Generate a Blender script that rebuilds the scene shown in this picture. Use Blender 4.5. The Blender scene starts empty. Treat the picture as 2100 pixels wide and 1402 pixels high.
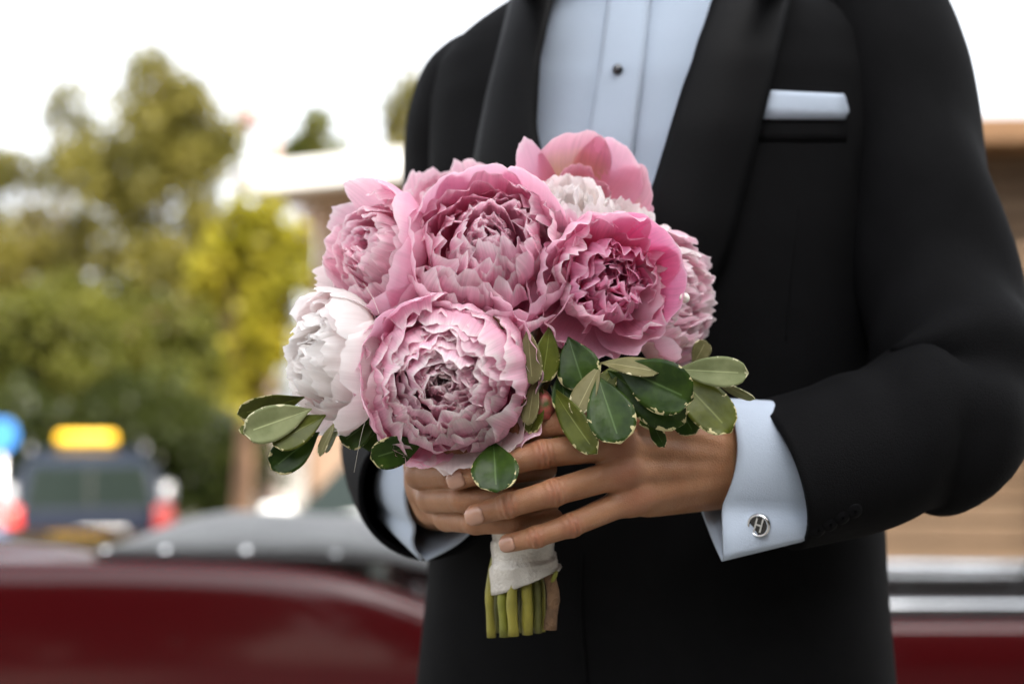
import bpy, bmesh, math, random
import numpy as np
from mathutils import Vector, Matrix, noise as mnoise
from mathutils.bvhtree import BVHTree
R = math.radians
sc = bpy.context.scene
COL = sc.collection

# ------------------------------------------------------------------ camera
LENS, SENS, PW = 50.0, 36.0, 2100.0
FPX = PW * LENS / SENS                       # focal length in photograph pixels
CAM = Vector((0, 0, 1.115)); PITCH = R(3.5)
cam_d = bpy.data.cameras.new('camera'); cam = bpy.data.objects.new('camera', cam_d); COL.objects.link(cam)
cam.location = CAM; cam.rotation_euler = (R(90) + PITCH, 0, 0)
cam_d.lens = LENS; cam_d.sensor_width = SENS; cam_d.clip_start = 0.05; cam_d.clip_end = 1500
cam_d.dof.use_dof = True; cam_d.dof.focus_distance = 0.975; cam_d.dof.aperture_fstop = 3.0
sc.camera = cam
FW = Vector((0, math.cos(PITCH), math.sin(PITCH))); UP = Vector((0, -math.sin(PITCH), math.cos(PITCH))); RT = Vector((1, 0, 0))
def W(u, v, d):
    """pixel of the photograph at a depth in metres -> world point"""
    return CAM + RT * ((u - 1050) / FPX * d) + UP * (-(v - 701) / FPX * d) + FW * d

# ------------------------------------------------------------------ sky, sun, exposure
SUN_EL, SUN_AZ = R(50), R(150)               # azimuth clockwise from +Y: behind the camera, to the right
wd = bpy.data.worlds.new('World'); sc.world = wd; wd.use_nodes = True
nt = wd.node_tree; nt.nodes.clear()
sky = nt.nodes.new('ShaderNodeTexSky'); sky.sky_type = 'NISHITA'; sky.sun_disc = False
sky.sun_elevation = SUN_EL; sky.sun_rotation = SUN_AZ; sky.air_density = 0.9; sky.dust_density = 3.5; sky.ozone_density = 1.0
bg = nt.nodes.new('ShaderNodeBackground'); bg.inputs['Strength'].default_value = 0.15
wo = nt.nodes.new('ShaderNodeOutputWorld')
hs = nt.nodes.new('ShaderNodeHueSaturation'); hs.inputs['Saturation'].default_value = .19   # a thin even veil of cloud
nt.links.new(sky.outputs[0], hs.inputs['Color']); nt.links.new(hs.outputs[0], bg.inputs[0]); nt.links.new(bg.outputs[0], wo.inputs[0])
sun_d = bpy.data.lights.new('sun', 'SUN'); sun = bpy.data.objects.new('sun', sun_d); COL.objects.link(sun)
sun_d.energy = 3.0; sun_d.angle = R(0.5); sun_d.color = (1.0, 0.9, 0.76)
SUN_DIR = Vector((math.sin(SUN_AZ) * math.cos(SUN_EL), math.cos(SUN_AZ) * math.cos(SUN_EL), math.sin(SUN_EL)))
sun.rotation_euler = (-SUN_DIR).to_track_quat('-Z', 'Y').to_euler(); sun.location = (8, -8, 12)
sc.view_settings.view_transform = 'Standard'; sc.view_settings.look = 'None'
sc.view_settings.exposure = 2.05; sc.view_settings.gamma = 1.0; sc.view_settings.use_curve_mapping = False
sc.render.engine = 'CYCLES'
sc.cycles.use_denoising = True
sc.cycles.max_bounces = 10; sc.cycles.diffuse_bounces = 7; sc.cycles.transmission_bounces = 8; sc.cycles.transparent_max_bounces = 8
sc.cycles.sample_clamp_indirect = 6.0

# ------------------------------------------------------------------ helpers
def link(o, parent=None):
    COL.objects.link(o)
    if parent is not None: o.parent = parent
    return o
def tag(o, label=None, cat=None, group=None, kind=None):
    if label: o['label'] = label
    if cat: o['category'] = cat
    if group: o['group'] = group
    if kind: o['kind'] = kind
    return o
def empty(name, loc=(0, 0, 0), rz=0.0):
    o = bpy.data.objects.new(name, None); o.location = loc; o.rotation_euler = (0, 0, rz); o.empty_display_size = .1
    COL.objects.link(o); return o
def mesh_obj(name, verts, faces, mat=None, parent=None, smooth=True, world=False):
    me = bpy.data.meshes.new(name); me.from_pydata([tuple(v) for v in verts], [], [tuple(f) for f in faces]); me.update()
    if smooth: me.polygons.foreach_set('use_smooth', [True] * len(me.polygons))
    o = bpy.data.objects.new(name, me)
    if mat: me.materials.append(mat)
    link(o, parent)
    if world and parent is not None: o.matrix_parent_inverse = parent.matrix_basis.inverted()
    return o
def bm_obj(name, bm, mat=None, parent=None, smooth=False, world=False):
    bmesh.ops.recalc_face_normals(bm, faces=bm.faces)
    me = bpy.data.meshes.new(name); bm.to_mesh(me); bm.free()
    if smooth: me.polygons.foreach_set('use_smooth', [True] * len(me.polygons))
    o = bpy.data.objects.new(name, me)
    if mat: me.materials.append(mat)
    link(o, parent)
    if world and parent is not None: o.matrix_parent_inverse = parent.matrix_basis.inverted()
    return o
def add_box(bm, c, s, rot=None, bevel=0.0):
    m = Matrix.Translation(Vector(c))
    if rot is not None: m = m @ rot
    m = m @ Matrix.Diagonal((s[0], s[1], s[2], 1))
    r = bmesh.ops.create_cube(bm, size=1.0, matrix=m)
    if bevel > 0:
        es = list({e for v in r['verts'] for e in v.link_edges})
        bmesh.ops.bevel(bm, geom=es, offset=bevel, segments=2, affect='EDGES', profile=.5)
    return r
def box(name, c, s, mat, parent=None, bevel=0.01, rot=None, smooth=False):
    bm = bmesh.new(); add_box(bm, c, s, rot, bevel); return bm_obj(name, bm, mat, parent, smooth)
def frame_from(d, upv=Vector((0, 0, 1))):
    d = d.normalized(); x = d.cross(upv)
    if x.length < 1e-4: x = d.cross(Vector((0, 1, 0)))
    x.normalize(); y = x.cross(d).normalized()
    return x, y, d
def tube_data(pts, radii, seg=12, caps=True, upv=Vector((0, 0, 1)), ell=1.0):
    """swept tube; radii may be numbers or (a, b) pairs (a along the side vector, b along the up vector)"""
    V, F = [], []
    n = len(pts); px = None
    for i, p in enumerate(pts):
        p = Vector(p)
        a = Vector(pts[max(0, i - 1)]); b = Vector(pts[min(n - 1, i + 1)])
        t = (b - a).normalized()
        if px is None: x, y, _ = frame_from(t, upv)
        else:
            x = (px - t * px.dot(t)).normalized(); y = x.cross(t).normalized()
        px = x
        r = radii[i] if hasattr(radii, '__len__') else radii
        ra, rb = r if hasattr(r, '__len__') else (r, r)
        for k in range(seg):
            th = 2 * math.pi * k / seg
            V.append(p + x * (math.cos(th) * ra) + y * (math.sin(th) * rb))
    for i in range(n - 1):
        for k in range(seg):
            k2 = (k + 1) % seg
            F.append((i * seg + k, i * seg + k2, (i + 1) * seg + k2, (i + 1) * seg + k))
    if caps:
        F.append(tuple(range(seg - 1, -1, -1))); F.append(tuple((n - 1) * seg + k for k in range(seg)))
    return V, F
def tube(name, pts, radii, mat, parent=None, seg=12, caps=True, upv=Vector((0, 0, 1)), world=False):
    V, F = tube_data(pts, radii, seg, caps, upv)
    return mesh_obj(name, V, F, mat, parent, True, world)
def catmull(P, n):
    P = [np.array(p, float) for p in P]
    Q = [2 * P[0] - P[1]] + P + [2 * P[-1] - P[-2]]
    out = []
    m = len(P) - 1
    for j in range(n):
        t = j / (n - 1) * m; i = min(int(t), m - 1); f = t - i
        a, b, c, d = Q[i], Q[i + 1], Q[i + 2], Q[i + 3]
        out.append(.5 * ((2 * b) + (-a + c) * f + (2 * a - 5 * b + 4 * c - d) * f * f + (-a + 3 * b - 3 * c + d) * f ** 3))
    return out
def copy_tree(o, parent=None):
    c = o.copy(); COL.objects.link(c)
    if parent is not None: c.parent = parent; c.matrix_parent_inverse = o.matrix_parent_inverse.copy()
    for ch in o.children: copy_tree(ch, c)
    return c

# ------------------------------------------------------------------ materials
def lin(r, g, b):
    f = lambda c: (c / 255) / 12.92 if c <= 10 else (((c / 255) + .055) / 1.055) ** 2.4
    return (f(r), f(g), f(b))
def M(name, col, rough=.5, metal=0.0, var=.12, scale=8.0, bump=0.0, bscale=60.0, spec=.5, coat=0.0, sheen=0.0, sub=0.0, stretch=None, emis=0, detail=3.0, trans=0.0, ior=1.45, tint=None):
    m = bpy.data.materials.new(name); m.use_nodes = True
    N, L = m.node_tree.nodes, m.node_tree.links
    p = N['Principled BSDF']
    tc = N.new('ShaderNodeTexCoord'); src = tc.outputs['Object']
    if stretch:
        mp = N.new('ShaderNodeMapping'); mp.inputs['Scale'].default_value = stretch; L.new(src, mp.inputs[0]); src = mp.outputs[0]
    nz = N.new('ShaderNodeTexNoise'); nz.inputs['Scale'].default_value = scale; nz.inputs['Detail'].default_value = detail
    L.new(src, nz.inputs['Vector'])
    cr = N.new('ShaderNodeValToRGB')
    c2 = tint if tint else col
    cr.color_ramp.elements[0].position = .3; cr.color_ramp.elements[1].position = .7
    cr.color_ramp.elements[0].color = (*[c * (1 - var) for c in c2], 1)
    cr.color_ramp.elements[1].color = (*[min(1, c * (1 + var)) for c in col], 1)
    L.new(nz.outputs['Fac'], cr.inputs[0]); L.new(cr.outputs[0], p.inputs['Base Color'])
    p.inputs['Roughness'].default_value = rough; p.inputs['Metallic'].default_value = metal
    p.inputs['Specular IOR Level'].default_value = spec
    p.inputs['Coat Weight'].default_value = coat; p.inputs['Coat Roughness'].default_value = .05
    p.inputs['Sheen Weight'].default_value = sheen; p.inputs['IOR'].default_value = ior
    p.inputs['Transmission Weight'].default_value = trans
    if sub:
        p.inputs['Subsurface Weight'].default_value = sub; p.inputs['Subsurface Radius'].default_value = (.012, .005, .003); p.inputs['Subsurface Scale'].default_value = 1.0
    if bump:
        n2 = N.new('ShaderNodeTexNoise'); n2.inputs['Scale'].default_value = bscale; n2.inputs['Detail'].default_value = 4
        L.new(src, n2.inputs['Vector'])
        b = N.new('ShaderNodeBump'); b.inputs['Strength'].default_value = bump; b.inputs['Distance'].default_value = .01
        L.new(n2.outputs['Fac'], b.inputs['Height']); L.new(b.outputs[0], p.inputs['Normal'])
    if emis:
        L.new(cr.outputs[0], p.inputs['Emission Color']); p.inputs['Emission Strength'].default_value = emis
    return m
def leaf_mat(name, c1, c2, scale=1.5, trans=.45, fine=0.0):
    """foliage: diffuse + translucent, tone varying from clump to clump and leaf to leaf"""
    m = bpy.data.materials.new(name); m.use_nodes = True
    N, L = m.node_tree.nodes, m.node_tree.links; N.clear()
    tc = N.new('ShaderNodeTexCoord'); nz = N.new('ShaderNodeTexNoise'); nz.inputs['Scale'].default_value = scale; nz.inputs['Detail'].default_value = 5
    L.new(tc.outputs['Object'], nz.inputs['Vector'])
    cr = N.new('ShaderNodeValToRGB'); cr.color_ramp.elements[0].position = .3; cr.color_ramp.elements[1].position = .7
    cr.color_ramp.elements[0].color = (*c1, 1); cr.color_ramp.elements[1].color = (*c2, 1)
    L.new(nz.outputs['Fac'], cr.inputs[0])
    df = N.new('ShaderNodeBsdfDiffuse'); tr = N.new('ShaderNodeBsdfTranslucent'); mx = N.new('ShaderNodeMixShader'); mx.inputs[0].default_value = trans
    gl = N.new('ShaderNodeBsdfGlossy'); gl.inputs['Roughness'].default_value = .45; m2 = N.new('ShaderNodeMixShader'); m2.inputs[0].default_value = .015
    out = N.new('ShaderNodeOutputMaterial')
    L.new(cr.outputs[0], df.inputs[0]); L.new(cr.outputs[0], tr.inputs[0])
    L.new(df.outputs[0], mx.inputs[1]); L.new(tr.outputs[0], mx.inputs[2])
    L.new(mx.outputs[0], m2.inputs[1]); L.new(gl.outputs[0], m2.inputs[2]); L.new(m2.outputs[0], out.inputs[0])
    return m
# ================================================================== the setting
m_asph = M('concrete', (.21, .195, .17), .9, var=.14, scale=5, bump=.3, bscale=180)
gx = [-400, -30, -8, 8, 30, 400]; gy = [-400, -30, -6, 2.8, 4.0, 6.0, 8.0, 10.0, 12.4, 30, 900]
gz = lambda y: 0.0 if y <= 2.8 else max(-.5, -.0521 * (y - 2.8))
V = [(x, y, gz(y)) for y in gy for x in gx]; nx = len(gx)
F = [(j * nx + i, j * nx + i + 1, (j + 1) * nx + i + 1, (j + 1) * nx + i) for j in range(len(gy) - 1) for i in range(nx - 1)]
tag(mesh_obj('ground', V, F, m_asph), 'pale concrete forecourt sloping gently down behind the red car', 'ground', kind='structure')

# ---- tall house added out of view behind the photographer: it keeps the man and the red car in open shade
m_plas = M('dark_brick', (.13, .075, .055), .85, var=.2, scale=3, bump=.2, bscale=90)
m_slate = M('roof_slate', (.08, .08, .085), .8, var=.2, scale=6)
m_glassd = M('dark_glass', (.02, .025, .03), .05, spec=.8)
m_white = M('white_paint', (.8, .8, .79), .5, var=.04)
TC = Vector((0, 2.2, 0)) + Vector((SUN_DIR.x, SUN_DIR.y, 0)).normalized() * 12.5
town = empty('shade_house', (TC.x, TC.y, 0), math.pi - SUN_AZ)
tag(town, 'unseen tall dark brick house added to shade the man and the red car', 'house')
HW, HH, HD = 4.6, 17.6, 5.0
bm = bmesh.new(); add_box(bm, (0, -HD / 2, HH / 2 - .02), (HW * 2, HD, HH), None, 0); bm_obj('wall', bm, m_plas, town)
bm = bmesh.new(); add_box(bm, (0, -HD / 2, HH + .12), (HW * 2 + .5, HD + .5, .24), None, .02); bm_obj('roof', bm, m_slate, town)
for k in range(5):
    for i in range(3):
        w = box('window', (-2.9 + 2.9 * i, .03, 1.9 + 3.2 * k), (1.2, .06, 1.6), m_white, town, .01)
        mesh_obj('pane', [(-2.9 + 2.9 * i + sx * .5, .066, 1.9 + 3.2 * k + sz * .7) for sx, sz in ((-1, -1), (1, -1), (1, 1), (-1, 1))], [(0, 1, 2, 3)], m_glassd, w, False)

# ---- low house with the white fascia (left, behind)
m_fas = M('white_fascia', (.82, .81, .78), .6, var=.04)
m_sof = M('brown_soffit', (.30, .21, .14), .7, var=.15, scale=5, stretch=(1, 12, 1))
m_wall = M('peach_wall', (.34, .235, .165), .9, var=.1, scale=4, bump=.25, bscale=70)
A = W(505, 371, 11.2); B = W(828, 345, 10.55)
ax = (B - A); ax.z = 0; ax.normalize(); ang = math.atan2(ax.y, ax.x)
nin = Vector((-ax.y, ax.x, 0))               # away from the camera
house = empty('low_house', (A.x, A.y, -.5), ang)
tag(house, 'low peach house with deep brown eaves and a white roof fascia', 'house')
ZT = A.z + .5                                # fascia mid height, local z
LEN = 3.9
bm = bmesh.new(); add_box(bm, (LEN / 2, .06, ZT), (LEN, .12, .175), None, .015); bm_obj('fascia', bm, m_fas, house)
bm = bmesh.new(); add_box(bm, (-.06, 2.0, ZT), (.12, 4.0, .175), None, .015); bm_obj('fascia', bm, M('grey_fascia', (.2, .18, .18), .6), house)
bm = bmesh.new(); add_box(bm, (LEN / 2 + .02, 2.1, ZT - .07), (LEN - .05, 3.96, .03), None, 0); bm_obj('soffit', bm, m_sof, house)
bm = bmesh.new(); add_box(bm, (LEN / 2, 2.06, ZT + .112), (LEN + .06, 4.06, .04), None, .02); bm_obj('roof', bm, M('roof_sheet', (.78, .78, .77), .5, var=.05), house)
WX = .17
bm = bmesh.new(); add_box(bm, (WX + 1.5, 2.3, (ZT - .085) / 2), (3.0, 3.1, ZT - .085), None, 0); bm_obj('wall', bm, m_wall, house)
w = box('window', (WX + 1.4, .74, 1.45), (1.2, .06, 1.1), m_white, house, .01)
mesh_obj('pane', [(WX + 1.4 + sx * .52, .705, 1.45 + sz * .47) for sx, sz in ((-1, -1), (1, -1), (1, 1), (-1, 1))], [(0, 1, 2, 3)], m_glassd, w, False)

# ---- wooden house with horizontal boards (right)
m_wood = [M('board_wood_%d' % i, c, .75, var=.22, scale=3, bump=.3, bscale=40, stretch=(1, 1, 14)) for i, c in enumerate([(.125, .078, .044), (.108, .066, .037), (.142, .092, .055)])]
m_beam = M('beam_wood', (.135, .068, .026), .7, var=.15, scale=3, stretch=(1, 1, 10))
m_dbrn = M('dark_brown_paint', (.06, .03, .022), .6)
S0 = W(2100, 290, 6.9); cab = empty('board_house', (S0.x, S0.y, -.22), R(-3.0))
tag(cab, 'brown house clad in horizontal wooden boards with a wide top beam', 'house')
ZTOP = S0.z + .22; BX0, BX1 = -1.9, 1.8; BC, BL = (BX0 + BX1) / 2, BX1 - BX0
bm = bmesh.new(); add_box(bm, (BC, 1.6, ZTOP / 2 - .05), (BL - .02, 3.1, ZTOP - .12), None, 0); bm_obj('wall', bm, M('wall_core', (.035, .02, .012), .9), cab)
bm = bmesh.new(); add_box(bm, (BC, 1.5, ZTOP - .0), (BL + .3, 3.6, .13), None, .015); bm_obj('top_beam', bm, m_beam, cab)
rnd = random.Random(3)
nb = 23; bh = .098
protos = []
for k in range(3):
    bm = bmesh.new(); add_box(bm, (0, 0, 0), (BL, .03, bh - .024), Matrix.Rotation(R(5), 4, 'X'), .004)
    protos.append(bm_obj('board', bm, m_wood[k], cab))
for i in range(nb):
    z = ZTOP - .12 - bh * i
    o = protos[i] if i < 3 else protos[rnd.randrange(3)].copy()
    if i >= 3: COL.objects.link(o); o.parent = cab
    o.location = (BC + rnd.uniform(-.03, .03), .03 + rnd.uniform(-.002, .002), z); o.rotation_euler = (0, R(rnd.uniform(-.12, .12)), 0)
box('corner_post', (.12, -.02, ZTOP - 1.75), (.16, .09, 2.05), m_dbrn, cab, .01)

# ---- utility pole behind the low house
m_pole = M('pale_pole', (.27, .19, .165), .8, var=.15, scale=4)
pb = W(548, 880, 17.0); pl = empty('utility_pole', (pb.x, pb.y, -.5))
tag(pl, 'pale utility pole rising behind the low house roof', 'pole')
pt = W(552, 175, 17.0)
tube('shaft', [(0, 0, 0), (0, 0, 2.5), (pt.x - pb.x, 0, pt.z + .5)], [.13, .11, .085], m_pole, pl)
bx_ = W(505, 228, 17.0); tube('transformer', [(bx_.x - pb.x, 0, bx_.z + .5 - .16), (bx_.x - pb.x, 0, bx_.z + .5 + .16)], [.12, .12], M('pink_grey_metal', (.3, .19, .17), .5), pl)
box('crossarm', (-.1, 0, pt.z + .1), (.5, .08, .08), M('crossarm_wood', (.2, .13, .09), .8), pl, .005)

# ================================================================== trees and shrubs
def leaf_cloud(rng, clumps, per, size, droop=0.0, flat=.6):
    """many leaf-sized folded quads spread through a list of clumps (centre, radii)"""
    C, S = [], []
    for c, r in clumps:
        n = max(6, int(per * (r[0] * r[1] * r[2]) ** (1 / 3.) * 2))
        d = rng.normal(size=(n, 3)); d /= np.linalg.norm(d, axis=1)[:, None]
        q = rng.random(n) ** .45
        C.append(np.array(c) + d * q[:, None] * np.array(r))
    C = np.concatenate(C); n = len(C)
    s = size * rng.uniform(.6, 1.35, n)
    nr = rng.normal(size=(n, 3)) * np.array([1, 1, flat]) + np.array([0, 0, .55]); nr /= np.linalg.norm(nr, axis=1)[:, None]
    t = rng.normal(size=(n, 3)) + np.array([0, 0, -droop]); t -= nr * (t * nr).sum(1)[:, None]; t /= np.linalg.norm(t, axis=1)[:, None]
    b = np.cross(nr, t)
    L = s[:, None]; Wd = (s * .36)[:, None]
    P = np.stack([C - t * L * .5, C + b * Wd + nr * Wd * .25, C + t * L * .5, C - b * Wd + nr * Wd * .25], 1).reshape(-1, 3)
    k = np.arange(n)[:, None] * 4
    F = np.concatenate([k + np.array([[0, 1, 2]]), k + np.array([[0, 2, 3]])], 1).reshape(-1, 3)
    return P, F
def fast_mesh(name, P, F, mat, parent=None, smooth=False):
    me = bpy.data.meshes.new(name); n = len(F); k = F.shape[1]
    me.vertices.add(len(P)); me.vertices.foreach_set('co', np.asarray(P, np.float32).ravel())
    me.loops.add(n * k); me.loops.foreach_set('vertex_index', F.astype(np.int32).ravel())
    me.polygons.add(n); me.polygons.foreach_set('loop_start', np.arange(0, n * k, k, dtype=np.int32))
    if smooth: me.polygons.foreach_set('use_smooth', [True] * n)
    me.update(calc_edges=True); me.validate()
    if mat: me.materials.append(mat)
    return link(bpy.data.objects.new(name, me), parent)
def tree(name, base, H, crown, nclump, per, size, mat, bark, seed, label, cat='tree', group=None, droop=.6, csize=(.35, .6), shell=.6, tr=.09, lean=(0, 0)):
    """crown = list of (centre xyz relative to base, radii): clumps are strewn inside those ellipsoids, limbs run to some of them"""
    rng = np.random.default_rng(seed)
    t = empty(name, base); tag(t, label, cat, group)
    clumps = []
    vol = np.array([r[0] * r[1] * r[2] for c, r in crown]); vol = vol / vol.sum()
    for (c, r), w in zip(crown, vol):
        for _ in range(max(3, int(nclump * w))):
            d = rng.normal(size=3); d /= np.linalg.norm(d)
            q = rng.random() ** (1 - shell)
            p = np.array(c) + d * q * np.array(r)
            s = rng.uniform(*csize)
            clumps.append((p, (s * rng.uniform(.7, 1.3), s * rng.uniform(.7, 1.3), s * rng.uniform(.7, 1.5))))
    P, F = leaf_cloud(rng, clumps, per, size, droop)
    fast_mesh('crown', P, F, mat, t)
    V, Fc = [], []
    def addtube(p, r, seg):
        v, f = tube_data(p, r, seg); o = len(V); V.extend(v); Fc.extend([tuple(i + o for i in q) for q in f])
    top = Vector((lean[0], lean[1], H * .86))
    trunk = [Vector((0, 0, -.1)), Vector((lean[0] * .2, lean[1] * .2, H * .22)), Vector((lean[0] * .4 + tr, lean[1] * .5, H * .45)), Vector((lean[0] * .8, lean[1] * .8, H * .68)), top]
    addtube(trunk, [tr * 1.2, tr, tr * .75, tr * .45, tr * .12], 9)
    idx = rng.choice(len(clumps), min(len(clumps), 26), replace=False)
    for i in idx:
        p = Vector(clumps[i][0]); f = max(.18, min(.82, (p.z / H) * .75)); k = f * 4; a = int(min(3, k)); s = trunk[a].lerp(trunk[a + 1], k - a)
        mid = s.lerp(p, .5) + Vector((0, 0, .12 * (p - s).length))
        addtube([s, mid, p], [tr * .36, tr * .22, tr * .06], 6)
    mesh_obj('trunk', V, Fc, bark, t)
    return t
bark1 = M('birch_bark', (.30, .25, .2), .85, var=.3, scale=6, bump=.4, bscale=30)
bark2 = M('brown_bark', (.17, .1, .06), .9, var=.3, scale=6, bump=.4, bscale=30)
lm_ol = leaf_mat('olive_leaves', (.055, .056, .009), (.225, .195, .038), 1.6)
lm_dk = leaf_mat('dark_leaves', (.016, .026, .005), (.05, .062, .011), 1.3)
lm_yl = leaf_mat('yellow_green_leaves', (.17, .17, .012), (.40, .34, .028), 2.5)
lm_gr = leaf_mat('fresh_green_leaves', (.042, .052, .008), (.155, .155, .024), 1.8)
def crown_px(base, d, L):
    """ellipses given as (u, v, ru, rv, depth radius) in photograph pixels at that depth"""
    out = []
    for (u, v, ru, rv, rd) in L:
        c = W(u, v, d) - Vector(base); out.append(((c.x, c.y, c.z), (ru / FPX * d, rd, rv / FPX * d)))
    return out
def base_px(u, d):
    p = W(u, 900, d); return (p.x, p.y, -.5)
# dark trees added behind the photographer, unseen, to darken reflections and cut light from behind
for (x_, y_, h_, r_, w_) in ((-9, -9, 4.6, 2.4, 'outermost of the row'), (-4.5, -9.5, 4.2, 2.3, 'lowest of the row'), (0.5, -8.5, 5.2, 2.4, 'opposite the man'), (10.5, -6, 8, 3.0, 'tallest, beside the brick house'), (9.5, -1, 6.5, 2.4, 'standing apart beside the board house')):
    tree('blocker_tree', (x_, y_, 0), h_, [((0, 0, h_ * .5), (r_, r_, h_ * .52))], 70, 70, .3, lm_dk, bark2, int(h_ * 10 + x_ * 3 + 50), 'unseen dark tree added to block light, ' + w_, group='unseen trees added to block light', csize=(.7, 1.1), shell=.5, tr=.16)
b = base_px(330, 20)
tree('birch_tree', b, 6.6, crown_px(b, 20, [(330, 260, 95, 130, .9), (420, 330, 100, 150, 1.0), (250, 430, 120, 170, 1.1), (400, 600, 130, 220, 1.2), (230, 680, 130, 160, 1.1), (340, 170, 30, 50, .3)]),
     150, 210, .12, lm_ol, bark1, 5, 'tall olive green tree whose feathery top stands clear of the rest', droop=1.4, csize=(.22, .5), shell=.45, tr=.13)
b = base_px(110, 21)
tree('birch_tree', b, 5.9, crown_px(b, 21, [(120, 250, 70, 90, .6), (60, 340, 90, 70, .6), (30, 560, 80, 200, .8), (150, 600, 70, 200, .7), (200, 360, 50, 120, .5), (-60, 500, 90, 240, .8)]),
     95, 150, .12, lm_ol, bark1, 6, 'sparse birch with sky showing through its drooping branches', droop=1.8, csize=(.18, .42), shell=.4, tr=.1)
b = base_px(-150, 19)
tree('birch_tree', b, 5.0, crown_px(b, 19, [(-120, 480, 130, 230, 1.0), (-40, 700, 110, 150, .8)]), 70, 190, .12, lm_ol, bark1, 7, 'olive tree with hanging branches beside the sparse birch', droop=1.5, csize=(.22, .48), shell=.5)
b = base_px(120, 17)
tree('bushy_tree', b, 3.0, crown_px(b, 17, [(60, 690, 120, 110, .8), (230, 720, 130, 110, .8), (400, 740, 100, 120, .8), (480, 620, 60, 160, .5)]), 110, 230, .11, lm_gr, bark2, 8, 'low bushy green tree in front of the birches', csize=(.25, .45), shell=.5)
b = base_px(560, 13)
tree('shrub', base_px(505, 10.2), 3.1, crown_px(base_px(505, 10.2), 10.2, [(520, 480, 95, 55, .3), (560, 560, 62, 110, .3), (450, 565, 60, 45, .25), (545, 690, 45, 110, .25), (515, 790, 26, 60, .15)]),
     85, 190, .085, lm_yl, bark2, 9, 'sunlit yellow green shrub growing against the low house corner', 'shrub', droop=1.0, csize=(.09, .2), shell=.4, tr=.035)
hb = base_px(250, 15.2)
tree('hedge', hb, 1.7, crown_px(hb, 15.2, [(40, 890, 150, 75, .5), (300, 880, 160, 80, .5), (470, 930, 100, 100, .5), (-150, 880, 120, 80, .5), (180, 990, 250, 60, .4), (440, 1010, 130, 60, .4)]),
     150, 230, .085, lm_dk, bark2, 10, 'dark green hedge running behind the taxi', 'hedge', csize=(.2, .36), shell=.55)
b = base_px(640, 26)
tree('round_tree', b, 5.3, crown_px(b, 26, [(645, 295, 40, 75, .5), (600, 325, 60, 45, .5), (680, 330, 40, 40, .4)]), 34, 110, .13, lm_gr, bark2, 11, 'small rounded tree top showing over the low house roof', csize=(.2, .38), tr=.1)
b = base_px(830, 24)
tree('thin_tree', b, 6.5, crown_px(b, 24, [(800, 262, 50, 22, .4), (835, 225, 40, 60, .4), (860, 300, 60, 60, .5), (900, 200, 60, 60, .5)]), 42, 120, .13, lm_ol, bark1, 12, 'thin airy tree beside the man behind the low house', csize=(.16, .34), droop=1.0)
# slim brown trunk in front of the hedge
sp = W(487, 1000, 12.6)
st = empty('sapling', (sp.x, sp.y, -.5)); tag(st, 'slim brown sapling trunk standing before the dark hedge', 'tree')
tube('trunk', [(0, 0, 0), (.02, 0, .9), (.06, 0, 1.7), (.04, 0, 2.3)], [.085, .07, .055, .02], bark2, st, 9)
P, F = leaf_cloud(np.random.default_rng(4), [((.03, 0, 1.9 + .16 * i), (.2, .2, .16)) for i in range(4)], 260, .08, .6); fast_mesh('crown', P, F, lm_yl, st)
# ================================================================== vehicles
def loft(rings, close=False, cap=True):
    n = len(rings[0]); V = [v for r in rings for v in r]; F = []
    for i in range(len(rings) - 1):
        for k in range(n - (0 if close else 1)):
            k2 = (k + 1) % n
            F.append((i * n + k, i * n + k2, (i + 1) * n + k2, (i + 1) * n + k))
    if cap:
        F.append(tuple(range(n - 1, -1, -1))); F.append(tuple((len(rings) - 1) * n + k for k in range(n)))
    return V, F
def subsurf(o, lv=2):
    s = o.modifiers.new('sub', 'SUBSURF'); s.levels = lv; s.render_levels = lv; return o
m_tyre = M('tyre_rubber', (.02, .02, .02), .85)
m_chr = M('chrome', (.75, .76, .77), .12, 1.0, var=.03)
m_alloy = M('alloy', (.5, .5, .52), .3, .9)
def lathe(prof, seg, axis='Y'):
    V, F = [], []
    for (r, h) in prof:
        for k in range(seg):
            a = 2 * math.pi * k / seg
            V.append((r * math.cos(a), h, r * math.sin(a)) if axis == 'Y' else (r * math.cos(a), r * math.sin(a), h))
    n = len(prof)
    for i in range(n - 1):
        for k in range(seg):
            k2 = (k + 1) % seg; F.append((i * seg + k, i * seg + k2, (i + 1) * seg + k2, (i + 1) * seg + k))
    return V, F
def wheel(parent, loc, r, side, w=.19):
    V, F = lathe([(r * .62, -w / 2), (r * .9, -w / 2), (r, -w * .36), (r, w * .36), (r * .9, w / 2), (r * .62, w / 2)], 28)
    o = mesh_obj('wheel', V, F, m_tyre, parent); o.location = loc
    V, F = lathe([(.001, side * w * .42), (r * .2, side * w * .46), (r * .3, side * w * .34), (r * .58, side * w * .36), (r * .63, side * w * .5)], 24)
    mesh_obj('rim', V, F, m_alloy, o)
    return o

# ---------------------------------------------------------------- red classic convertible behind the man
def red_paint():
    m = M('maroon_paint', (.042, .0012, .0022), .2, var=.06, scale=1.5, coat=.4, spec=.22)
    return m
m_red = red_paint()
m_ton = M('grey_canvas', (.10, .104, .106), .8, var=.14, scale=7, bump=.5, bscale=220, sheen=.3)
m_int = M('black_leather', (.012, .011, .011), .5)
Y0, HWC = 3.0, .80                           # near flank and half width
RC = empty('classic_convertible', (0, Y0 + HWC, -.042)); RC.rotation_euler = (R(-3), 0, 0)   # stands on the start of the slope
tag(RC, 'dark red classic convertible with grey canvas tonneau cover and chrome trim', 'car')
def z_at(v, d): return W(0, v, d).z
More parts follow.
